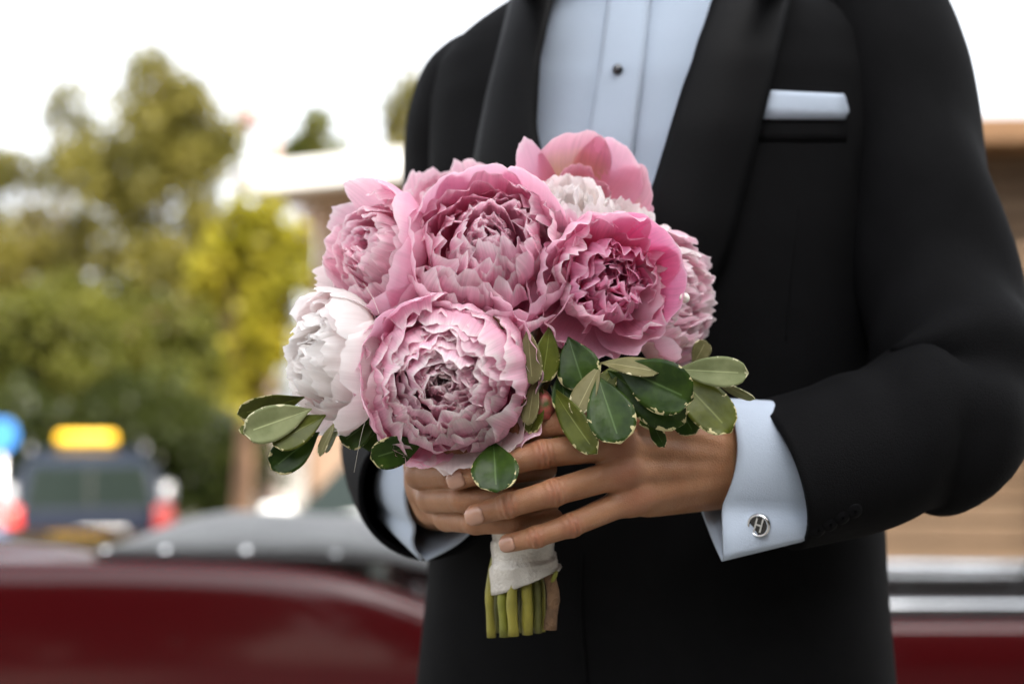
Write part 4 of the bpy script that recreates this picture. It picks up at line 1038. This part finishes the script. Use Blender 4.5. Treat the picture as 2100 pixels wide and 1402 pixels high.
def LY(rho, n, h, close, wid, mat, ruffle=.12, frill=.06, notch=.07, **k): return dict(rho=rho, n=n, h=h, close=close, wid=wid, mat=mat, ruffle=ruffle, frill=frill, notch=notch, **k)
def G(phi, p, wid, **k): return dict(phi=phi, p=p, wid=wid, **k)
CUP = [(.22, -.02), (1.25, .10), (.98, .95)]; OPEN = [(.2, -.04), (1.15, -.05), (1.25, .75)]; CLOSED = [(.25, 0), (1.3, .28), (.62, 1.12)]; FLAT = [(.2, -.05), (.9, -.25), (1.35, .25)]

# front flower: dense rosette, pink with cream rims
flower('pink peony with cream rimmed petals in dense rosettes, lowest at the front', 916, 776, .984, .0575, (-.06, -.05, 1), 0, [
    LY(.10, 5, .90, .95, .22, pm_pale, .08), LY(.15, 5, .95, .80, .26, pm_blush, .10), LY(.22, 6, .98, .62, .32, pm_cream, .12), LY(.31, 7, 1.0, .58, .36, pm_cream, .13), LY(.38, 8, 1.0, .54, .40, pm_cream, .13), LY(.46, 8, 1.0, .50, .42, pm_cream, .14), LY(.54, 9, .98, .44, .44, pm_cream, .14), LY(.66, 10, .95, .38, .46, pm_cream, .14), LY(.76, 11, .91, .35, .47, pm_cream, .13),
    LY(.86, 12, .84, .31, .48, pm_cream, .12), LY(.94, 11, .74, .24, .50, pm_cream, .12), LY(1.0, 10, .60, .14, .52, pm_cream, .12)],
    [G(188, [(.2, -.05), (1.1, .0), (1.12, .52)], .6, ruffle=.12, frill=.08, mat=pm_blush), G(218, [(.2, -.05), (1.1, .0), (1.14, .50)], .55, ruffle=.12, frill=.08, mat=pm_blush), G(152, [(.2, -.05), (1.1, .0), (1.10, .55)], .55, ruffle=.12, frill=.08), G(285, [(.2, -.05), (1.15, .05), (1.12, .62)], .62, ruffle=.08), G(318, [(.2, -.05), (1.1, .0), (1.16, .55)], .5, ruffle=.08), G(232, [(.2, -.05), (1.1, -.1), (1.24, .45)], .5, ruffle=.1, notch=.15), G(205, [(.2, -.05), (1.1, -.1), (1.2, .40)], .5, ruffle=.12, mat=pm_blush, frill=.08),
     G(170, [(.2, -.05), (1.1, -.1), (1.16, .45)], .55, ruffle=.12, frill=.08, mat=pm_blush), G(140, [(.2, -.05), (1.15, 0), (1.08, .55)], .55), G(100, CUP, .6), G(65, [(.2, -.05), (1.2, .05), (1.06, .75)], .6), G(25, [(.2, -.05), (1.15, .1), (1.0, .8)], .5, frill=.08)],
    11, pm_guard, m_core)
# upper middle flower: a cup seen from below its rim
flower('large pink peony with a deep cup of ruffled petals at the heart of the bouquet', 1003, 512, 1.02, .0590, (.02, .42, .9), 0, [
    LY(.18, 4, .94, .6, .30, pm_pink, .16, .08), LY(.28, 5, .96, .52, .36, pm_pink, .18, .08), LY(.36, 6, .97, .42, .38, pm_pink, .18, .08), LY(.48, 7, .99, .36, .46, pm_pink, .18, .08), LY(.62, 8, 1.0, .32, .50, pm_pink, .16, .07), LY(.78, 9, .96, .24, .52, pm_pink, .16, .08), LY(.90, 8, .90, .18, .54, pm_pale, .14, .08)],
    [G(180, [(.2, 0), (1.25, .12), (.96, .84)], .72, ruffle=.10, frill=.09), G(138, [(.2, 0), (1.25, .10), (1.0, .86)], .6, ruffle=.10, frill=.07), G(222, [(.2, 0), (1.25, .10), (1.02, .80)], .6, ruffle=.10, frill=.08), G(95, [(.2, 0), (1.25, .15), (.9, 1.1)], .66, ruffle=.06), G(262, [(.2, 0), (1.25, .1), (1.0, 1.0)], .62),
     G(50, [(.2, 0), (1.25, .2), (.8, 1.2)], .66), G(10, [(.2, 0), (1.25, .2), (.78, 1.22)], .62), G(320, [(.2, 0), (1.25, .2), (.85, 1.15)], .62), G(200, [(.2, -.05), (1.3, -.02), (1.16, .72)], .6, mat=pm_pink), G(160, [(.2, -.05), (1.3, -.02), (1.14, .7)], .6, mat=pm_pink), G(240, [(.2, -.05), (1.32, 0), (1.2, .85)], .55)],
    12, pm_guard, m_core)
# right flower: deep pink, open bowl
flower('deep pink peony opened as a bowl with magenta inner petals', 1250, 576, 1.01, .0475, (.28, .04, .95), 0, [
    LY(.16, 4, .80, .45, .32, pm_deep, .26, .08), LY(.30, 5, .84, .34, .44, pm_deep, .30, .09), LY(.46, 6, .88, .26, .52, pm_deep, .30, .09), LY(.62, 7, .90, .22, .54, pm_deep, .28, .08), LY(.78, 7, .86, .16, .56, pm_pink, .22, .08)],
    [G(265, [(.2, 0), (1.25, .15), (1.0, 1.10)], .72, mat=pm_deep, ruffle=.05), G(310, [(.2, 0), (1.25, .18), (.98, 1.14)], .72, mat=pm_deep, ruffle=.05), G(355, [(.2, 0), (1.25, .18), (.92, 1.12)], .66, ruffle=.10), G(40, [(.2, 0), (1.25, .15), (.98, 1.02)], .56, ruffle=.14, frill=.06), G(85, [(.2, 0), (1.25, .05), (1.1, .80)], .55, ruffle=.14, frill=.07), G(125, [(.2, 0), (1.2, 0), (1.16, .66)], .6, ruffle=.16, notch=.12),
     G(165, [(.2, 0), (1.2, -.02), (1.18, .6)], .62, ruffle=.16, frill=.08), G(215, [(.2, 0), (1.2, .05), (1.10, .84)], .62, ruffle=.12), G(105, [(.2, -.05), (1.35, -.05), (1.24, .50)], .6), G(145, [(.2, -.05), (1.3, -.1), (1.24, .42)], .55)],
    13, pm_guard, m_core)
# left lower flower: blush white, turned to the left
flower('blush white peony turned away to the side below the pink ones', 688, 738, 1.030, .0500, (-.80, .05, .52), 0, [
    LY(.2, 5, 1.05, .25, .34, pm_white, fringe=.06), LY(.40, 7, 1.1, .28, .42, pm_white, fringe=.06), LY(.60, 8, 1.08, .30, .48, pm_white, fringe=.05), LY(.78, 8, 1.0, .28, .54, pm_white, .13, .06), LY(.92, 8, .9, .22, .58, pm_blush, .12, .05)],
    [G(270, [(.2, 0), (1.25, .1), (.98, .95)], .62, mat=pm_white), G(225, [(.2, 0), (1.25, 0), (1.12, .85)], .6, mat=pm_blush), G(185, [(.2, 0), (1.2, 0), (1.1, .8)], .6, mat=pm_white), G(310, [(.2, 0), (1.25, .12), (.94, 1.0)], .62, mat=pm_white), G(350, CUP, .62, mat=pm_white), G(40, CUP, .6, mat=pm_white), G(95, OPEN, .5, mat=pm_white, frill=.1), G(140, OPEN, .5, mat=pm_blush, frill=.1), G(250, [(.2, -.05), (1.3, -.1), (1.2, .6)], .55, mat=pm_blush)],
    14, pm_blush, m_core)
# left upper flower
flower('soft pink peony with broad smooth outer petals above the blush one', 774, 514, 1.040, .0465, (-.66, .25, .68), 0, [
    LY(.16, 5, .95, .2, .30, pm_pink), LY(.34, 7, 1.0, .24, .36, pm_pink), LY(.52, 8, 1.0, .26, .42, pm_pale), LY(.70, 8, .96, .26, .46, pm_pale), LY(.85, 8, .9, .2, .5, pm_pale)],
    [G(250, [(.2, 0), (1.25, .05), (1.05, .98)], .78, ruffle=.04), G(292, [(.2, 0), (1.25, .1), (.98, 1.1)], .72, ruffle=.04), G(205, [(.2, 0), (1.25, .02), (1.06, .9)], .74, ruffle=.04), G(165, [(.2, 0), (1.2, .02), (1.06, .85)], .66, mat=pm_pale), G(335, [(.2, 0), (1.2, .1), (1.0, 1.15)], .6), G(20, [(.2, 0), (1.15, .05), (1.12, 1.05)], .5, mat=pm_pale), G(60, OPEN, .5, mat=pm_pale, frill=.08), G(110, OPEN, .5, mat=pm_blush, frill=.08), G(228, [(.2, -.05), (1.35, -.1), (1.22, .65)], .7, ruffle=.03)],
    15, pm_guard, m_core)
# behind the middle flower
flower('pale pink peony peeping over the middle one', 935, 432, 1.085, .0470, (-.15, .75, .5), 0, [
    LY(.3, 7, .95, .1, .3, pm_pale), LY(.55, 10, .95, .12, .36, pm_pale), LY(.78, 11, .9, .1, .42, pm_pale)],
    [G(a, CUP, .55, mat=pm_pale, frill=.07) for a in (0, 50, 100, 150, 210, 260, 310)], 16, pm_pale, m_core)
# top: half open single flower with a peach base
flower('half open pink peony with a peach coloured throat, topmost of all', 1190, 418, 1.085, .0475, (.12, .42, .85), 0, [
    LY(.3, 5, .7, .05, .34, pm_peach, .1, .1), LY(.5, 5, .85, .05, .42, pm_peach, .1, .08)],
    [G(62, [(.2, 0), (1.0, .3), (1.20, 1.35)], .50, ruffle=.03, frill=.04), G(5, [(.2, 0), (1.25, .2), (.92, 1.25)], .72, mat=pm_peach, ruffle=.04), G(318, [(.2, 0), (1.25, .2), (.95, 1.2)], .70, ruffle=.05), G(280, [(.2, 0), (1.2, .15), (1.05, 1.1)], .66, mat=pm_peach, ruffle=.05), G(240, [(.2, 0), (1.25, .1), (1.1, .9)], .66), G(100, [(.2, 0), (1.2, .1), (1.05, 1.0)], .6), G(140, OPEN, .6), G(190, OPEN, .6)], 17, pm_guard, m_core)
# white ruffled flower tucked between
flower('small white ruffled peony tucked between the pink flowers', 1160, 432, 1.052, .0330, (.0, .75, .65), 0, [
    LY(.25, 6, 1.0, .05, .3, pm_white, .12, .12), LY(.5, 9, 1.05, .08, .36, pm_white, .12, .1), LY(.75, 11, 1.0, .08, .4, pm_white, .12, .1), LY(.98, 11, .85, .04, .45, pm_white, .1, .08)],
    [G(178, [(.2, 0), (1.2, .25), (.8, 1.15)], .45, mat=pm_pink), G(240, CUP, .5, mat=pm_white)], 18, pm_white, m_core)
flower('white ruffled flower behind the rim of the deep pink one', 1268, 470, 1.060, .0300, (.3, .8, .5), 0, [
    LY(.35, 6, 1.0, .05, .34, pm_white, .14, .1), LY(.65, 9, 1.05, .08, .4, pm_white, .13, .09), LY(.95, 10, .95, .06, .45, pm_white, .12, .08)], [G(200, CUP, .5, mat=pm_white)], 28, pm_white, m_core)
# right rim flower
flower('pale pink fringed peony on the outer side with the pearl pin', 1372, 612, 1.065, .0500, (.80, .08, .55), 0, [
    LY(.2, 6, .92, .1, .26, pm_pale, fringe=.1), LY(.40, 9, .96, .12, .28, pm_pale, fringe=.1), LY(.58, 11, .96, .12, .30, pm_pale, fringe=.09), LY(.74, 13, .92, .12, .32, pm_blush, fringe=.08), LY(.88, 13, .82, .10, .36, pm_pale, fringe=.08), LY(1.0, 11, .68, .06, .42, pm_blush, .1, .08)],
    [G(a, CUP, .55, mat=pm_guard) for a in (90, 140, 45)], 19, pm_pale, m_core)
# far side of the dome
flower('pale pink peony on the far side of the bouquet against the jacket', 1060, 560, 1.125, .048, (.0, .5, -.5), 0, [
    LY(.35, 7, .95, .1, .34, pm_pale), LY(.62, 9, .95, .12, .4, pm_pale), LY(.85, 10, .88, .1, .46, pm_pale)], [G(a, CUP, .6, mat=pm_pale) for a in (0, 60, 120, 180, 240, 300)], 20, pm_pale, m_core)

# ---- variegated leaves
def vleaf_mat(name, c1, c2, cream, rough=.35, marg=.13):
    m = bpy.data.materials.new(name); m.use_nodes = True
    N, L = m.node_tree.nodes, m.node_tree.links; p = N['Principled BSDF']
    uv = N.new('ShaderNodeUVMap'); uv.uv_map = 'UVMap'; sp = N.new('ShaderNodeSeparateXYZ'); L.new(uv.outputs[0], sp.inputs[0])
    tc = N.new('ShaderNodeTexCoord'); oi = N.new('ShaderNodeObjectInfo')
    n1 = N.new('ShaderNodeTexNoise'); n1.inputs['Scale'].default_value = 170; n1.inputs['Detail'].default_value = 4; n1.inputs['Distortion'].default_value = .6; L.new(tc.outputs['Object'], n1.inputs['Vector'])
    # u of the UV = distance from the leaf's edge (0 edge .. 1 midrib)
    a = N.new('ShaderNodeMath'); a.operation = 'MULTIPLY_ADD'; a.inputs[1].default_value = 1.5; a.inputs[2].default_value = -.73; L.new(n1.outputs['Fac'], a.inputs[0])
    tm = N.new('ShaderNodeMapRange'); tm.inputs['From Min'].default_value = .25; tm.inputs['From Max'].default_value = .95; tm.inputs['To Min'].default_value = .20; tm.inputs['To Max'].default_value = -marg; L.new(sp.outputs['Y'], tm.inputs[0])
    a3 = N.new('ShaderNodeMath'); a3.operation = 'ADD'; L.new(a.outputs[0], a3.inputs[0]); L.new(tm.outputs[0], a3.inputs[1])
    b = N.new('ShaderNodeMath'); b.operation = 'ADD'; L.new(sp.outputs['X'], b.inputs[0]); L.new(a3.outputs[0], b.inputs[1])
    mr = N.new('ShaderNodeMapRange'); mr.inputs['From Min'].default_value = -.02; mr.inputs['From Max'].default_value = .03; L.new(b.outputs[0], mr.inputs[0])
    n2 = N.new('ShaderNodeTexNoise'); n2.inputs['Scale'].default_value = 70; n2.inputs['Detail'].default_value = 3; L.new(tc.outputs['Object'], n2.inputs['Vector'])
    cr = N.new('ShaderNodeValToRGB'); cr.color_ramp.elements[0].position = .35; cr.color_ramp.elements[1].position = .65; cr.color_ramp.elements[0].color = (*c1, 1); cr.color_ramp.elements[1].color = (*c2, 1); L.new(n2.outputs['Fac'], cr.inputs[0])
    rib = N.new('ShaderNodeMapRange'); rib.inputs['From Min'].default_value = .94; rib.inputs['From Max'].default_value = .99; rib.inputs['To Max'].default_value = .55; L.new(sp.outputs['X'], rib.inputs[0])
    m1 = N.new('ShaderNodeMixRGB'); m1.inputs['Color2'].default_value = (*[min(1, c * 2.2 + .05) for c in c2], 1); L.new(rib.outputs[0], m1.inputs[0]); L.new(cr.outputs[0], m1.inputs[1])
    m2 = N.new('ShaderNodeMixRGB'); m2.inputs['Color1'].default_value = (*cream, 1); L.new(mr.outputs[0], m2.inputs[0]); L.new(m1.outputs[0], m2.inputs['Color2'])
    L.new(m2.outputs[0], p.inputs['Base Color']); p.inputs['Roughness'].default_value = rough; p.inputs['Specular IOR Level'].default_value = .2
    wv = N.new('ShaderNodeTexVoronoi'); wv.inputs['Scale'].default_value = 260; L.new(tc.outputs['Object'], wv.inputs['Vector'])
    bp = N.new('ShaderNodeBump'); bp.inputs['Strength'].default_value = .12; bp.inputs['Distance'].default_value = .001; L.new(wv.outputs['Distance'], bp.inputs['Height']); L.new(bp.outputs[0], p.inputs['Normal'])
    return m
CREAM = (.52, .46, .24)
vm_dark = vleaf_mat('leaf_dark', (.012, .030, .003), (.030, .060, .006), CREAM, marg=.12)
vm_mid = vleaf_mat('leaf_mid', (.050, .060, .007), (.085, .098, .013), CREAM, marg=.13)
vm_sage = vleaf_mat('leaf_sage', (.17, .195, .085), (.235, .26, .125), (.62, .60, .38), rough=.5, marg=.06)
vm_olive = vleaf_mat('leaf_olive_back', (.125, .115, .045), (.17, .155, .07), (.6, .54, .34), rough=.55, marg=.04)
vm_dry = vleaf_mat('leaf_dry', (.10, .06, .025), (.17, .11, .05), (.25, .17, .08), rough=.6, marg=.02)
def leaf(bu, bv, tu, tv, wpx, d0, d1, mat, tilt=0.0, curl=.12, fold=.18, seed=0, bend=0.0):
    """obovate leaf from base pixel to tip pixel, depth d0 -> d1; tilt turns the blade about its own length"""
    a, b = W(bu, bv, d0), W(tu, tv, d1); ax = b - a; Lg = ax.length; ax.normalize()
    s = ax.cross(FW).normalized(); n = s.cross(ax).normalized()
    if n.dot(FW) > 0: n = -n
    ct, stt = math.cos(tilt), math.sin(tilt); s, n = s * ct + n * stt, n * ct - s * stt
    hw = wpx * .5 / FPX * (d0 + d1) / 2
    V, uv = [], []; nu, nv = 15, 11
    for i in range(nu):
        t = i / (nu - 1)
        w = hw * max(.03, (math.sin(math.pi / 2 * (t / .64)) ** 1.05 if t < .64 else math.sqrt(max(0, 1 - ((t - .64) / .36) ** 2.3)))) * (1 + .04 * smoothn(t * 5, seed + .5))
        for j in range(nv):
            x = j / (nv - 1) * 2 - 1
            h = fold * abs(x) * w - curl * Lg * (t - .5) ** 2 + .05 * hw * smoothn(t * 4, x * 2, seed + 2.0)
            V.append(a + ax * (Lg * t) + s * (x * w + bend * hw * math.sin(math.pi * t)) + n * h); uv.append(((1 - abs(x)) * 1.0 if t < .86 else min(1 - abs(x), (1 - t) / .14 * .9 + .02), t))
    F = [(i * nv + j, i * nv + j + 1, (i + 1) * nv + j + 1, (i + 1) * nv + j) for i in range(nu - 1) for j in range(nv - 1)]
    me = bpy.data.meshes.new('leaf'); me.from_pydata([tuple(v) for v in V], [], F); me.polygons.foreach_set('use_smooth', [True] * len(F))
    ul = me.uv_layers.new(name='UVMap'); li = np.zeros(len(me.loops), np.int32); me.loops.foreach_get('vertex_index', li); ul.data.foreach_set('uv', np.array(uv, np.float32)[li].ravel())
    me.materials.append(mat); me.update(); o = bpy.data.objects.new('leaf', me); COL.objects.link(o); bpart(o)
    sm = o.modifiers.new('s', 'SOLIDIFY'); sm.thickness = .0005
    return o
LEAVES = [  # base, tip, width px, depths, material, tilt
    (625, 815, 487, 850, 62, 1.02, 1.01, vm_mid, -.5), (640, 838, 500, 888, 74, 1.00, .985, vm_sage, .0), (668, 850, 560, 912, 66, 1.005, .99, vm_mid, .2), (655, 885, 556, 962, 70, 1.01, 1.0, vm_dark, .1), (560, 885, 490, 880, 26, 1.02, 1.02, vm_mid, .3),
    (690, 860, 655, 935, 34, 1.005, 1.0, vm_olive, .9), (700, 865, 668, 928, 26, 1.01, 1.005, vm_sage, .9), (775, 850, 700, 908, 70, 1.02, 1.02, vm_dark, .2), (800, 860, 740, 915, 60, 1.03, 1.03, vm_dark, .0), (870, 905, 760, 940, 68, .995, .985, vm_dark, -.2),
    (1012, 905, 1018, 1008, 98, .992, .964, vm_dark, .0),
    (1082, 672, 1092, 788, 52, .985, .98, vm_olive, .3), (1128, 668, 1112, 784, 60, .995, .985, vm_mid, -.4), (1100, 770, 1082, 872, 40, .99, .985, vm_olive, .5), (1112, 790, 1086, 890, 44, .995, .992, vm_mid, .4),
    (1165, 690, 1200, 798, 92, 1.0, .99, vm_dark, .1), (1232, 745, 1178, 852, 52, .99, .978, vm_olive, .5), (1268, 742, 1216, 832, 50, .995, .985, vm_mid, .4), (1128, 790, 1222, 930, 62, .995, .965, vm_mid, .4), (1150, 760, 1160, 850, 56, 1.0, .99, vm_dark, -.3),
    (1225, 770, 1272, 908, 100, .985, .962, vm_dark, .0), (1230, 742, 1352, 762, 50, .985, .97, vm_olive, -.7), (1262, 748, 1420, 820, 110, .985, .962, vm_dark, .1), (1245, 760, 1405, 868, 92, .99, .975, vm_dark, .2), (1255, 775, 1370, 880, 50, 1.0, .985, vm_sage, .8),
    (1370, 750, 1500, 885, 92, 1.01, .985, vm_mid, -.2), (1385, 757, 1535, 765, 64, 1.0, .985, vm_sage, .0), (1450, 770, 1548, 820, 28, 1.01, 1.0, vm_sage, .9), (1380, 815, 1425, 890, 60, 1.02, 1.01, vm_dark, .2), (1330, 845, 1362, 916, 34, 1.0, .985, vm_dark, .6),
    (1420, 750, 1448, 698, 42, 1.04, 1.04, vm_olive, .3), (1340, 780, 1330, 880, 60, 1.01, 1.0, vm_dark, .3), (975, 632, 1032, 672, 34, 1.0, .985, vm_dry, .9), (1190, 800, 1190, 905, 60, 1.01, 1.0, vm_dark, .2)]
for i, q in enumerate(LEAVES): leaf(*q, seed=i * 1.7)
m_brown = M('dry_sepal', (.22, .12, .06), .7, var=.3, scale=90)
# bud
bp_ = W(1112, 832, .998); V, F = lathe([(.0003, -.012), (.006, -.009), (.0088, -.002), (.008, .005), (.004, .010), (.0003, .012)], 14, 'Z')
bud = bpart(mesh_obj('bud', [bp_ + Vector(v) for v in V], F, M('bud_red', (.32, .05, .05), .5, var=.5, scale=150, tint=(.12, .16, .04))))
# pearl pin
pp = W(1404, 611, 1.006); V, F = lathe([(.0038 * math.sin(a), -.0038 * math.cos(a)) for a in np.linspace(.02, math.pi - .02, 14)], 20, 'Z')
prl = bpart(mesh_obj('pearl_pin', [pp + Vector(v) for v in V], F, M('pearl', (.82, .78, .70), .12, var=.06, coat=1.0, spec=.7)))
V, F = tube_data([pp, pp + Vector((-.01, .04, -.01))], .0005, 6); mesh_obj('pin_shaft', V, F, m_chr, prl)
# loose threads
m_thr = M('pale_thread', (.6, .58, .5), .4)
for P_ in ([(772, 770, 1.0), (752, 850, .985), (738, 905, .985), (726, 968, .99)], [(745, 580, 1.0), (765, 612, .99), (778, 645, .985)]):
    C = [Vector(c) for c in catmull([tuple(W(*p)) for p in P_], 14)]; V, F = tube_data(C, .00015, 5); bpart(mesh_obj('thread', V, F, m_thr))

# ---- stems and ribbon
m_stem = [M('stem_green', (.15, .155, .018), .5, var=.25, scale=60, bump=.1), M('stem_yellow', (.215, .19, .026), .5, var=.2, scale=60, bump=.1), M('stem_olive', (.085, .085, .018), .55, var=.3, scale=50, bump=.1), M('stem_woody', (.16, .09, .045), .8, var=.35, scale=90, bump=.6, bscale=220)]
CB = W(1070, 1000, 1.048)
ends = [(1008, 1306, 1.040, 1, .0046), (1035, 1305, 1.030, 0, .0050), (1053, 1303, 1.024, 1, .0055), (1072, 1296, 1.036, 2, .0042), (1082, 1300, 1.028, 1, .0058), (1103, 1297, 1.032, 2, .0046), (1112, 1294, 1.040, 1, .0036), (1128, 1290, 1.030, 3, .0064), (1048, 1295, 1.055, 2, .005), (1092, 1290, 1.058, 0, .005), (1020, 1296, 1.052, 2, .0045)]
rs_ = random.Random(8)
for i, (u, v, d, mi, r) in enumerate(ends):
    e = W(u, v, d); top = STEMS[i % len(STEMS)]
    g = CB + Vector((rs_.uniform(-.014, .014), rs_.uniform(-.012, .012), 0)); k = W(1010 + (u - 1008) * .95 + rs_.uniform(-4, 4), 1185, d + .002)
    C = [Vector(c) for c in catmull([tuple(e), tuple(k), tuple(g), tuple(g.lerp(top, .55) + Vector((0, 0, .01))), tuple(top)], 26)]
    bpart(tube('stem', C, [r * .72 * (1 + .08 * math.sin(j * 1.7 + i)) for j in range(26)], m_stem[mi], None, 10))
# side shoot on the woody stem
bpart(tube('stem', [W(1127, 1200, 1.03), W(1138, 1180, 1.028), W(1142, 1170, 1.027)], [.0016, .0018, .0012], m_stem[0], None, 8))
def ribbon():
    V, F = [], []; n, seg = 60, 56
    top, bot = W(1068, 860, 1.048), W(1074, 1190, 1.042)
    for i in range(n):
        f = i / (n - 1); c = top.lerp(bot, f)
        for k in range(seg):
            a = 2 * math.pi * k / seg
            ra, rb = .0232 + .0010 * math.sin(f * 7), .0215
            ph = (f * 7.2 + a / (2 * math.pi) * 1.0 + .12 * math.sin(a * 2)) % 1.0          # overlapping turns of the ribbon
            step = .0022 * (1 - ph) - .0004
            wr_ = .0005 * smoothn(a * 3, f * 30, 1.0) + .0004 * smoothn(a * 9, f * 60, 4.0)
            flare = .0022 * max(0, (f - .82) / .18) * (1 if math.cos(a) > 0 else .2)
            r = 1 + (step + wr_ + flare) / .023
            slant = -.010 * math.cos(a) * max(0, (f - .85) / .15)
            V.append(c + RT * (math.cos(a) * ra * r) + FW * (math.sin(a) * rb * r) + UP * (-slant))
    F = [(i * seg + k, i * seg + (k + 1) % seg, (i + 1) * seg + (k + 1) % seg, (i + 1) * seg + k) for i in range(n - 1) for k in range(seg)]
    m = M('silver_satin', (.52, .49, .44), .33, metal=.25, var=.12, scale=90, bump=.25, bscale=500, sheen=.2)
    o = bpart(mesh_obj('ribbon', V, F, m)); s = o.modifiers.new('s', 'SOLIDIFY'); s.thickness = .0012; s.offset = 1
    return o
ribbon()
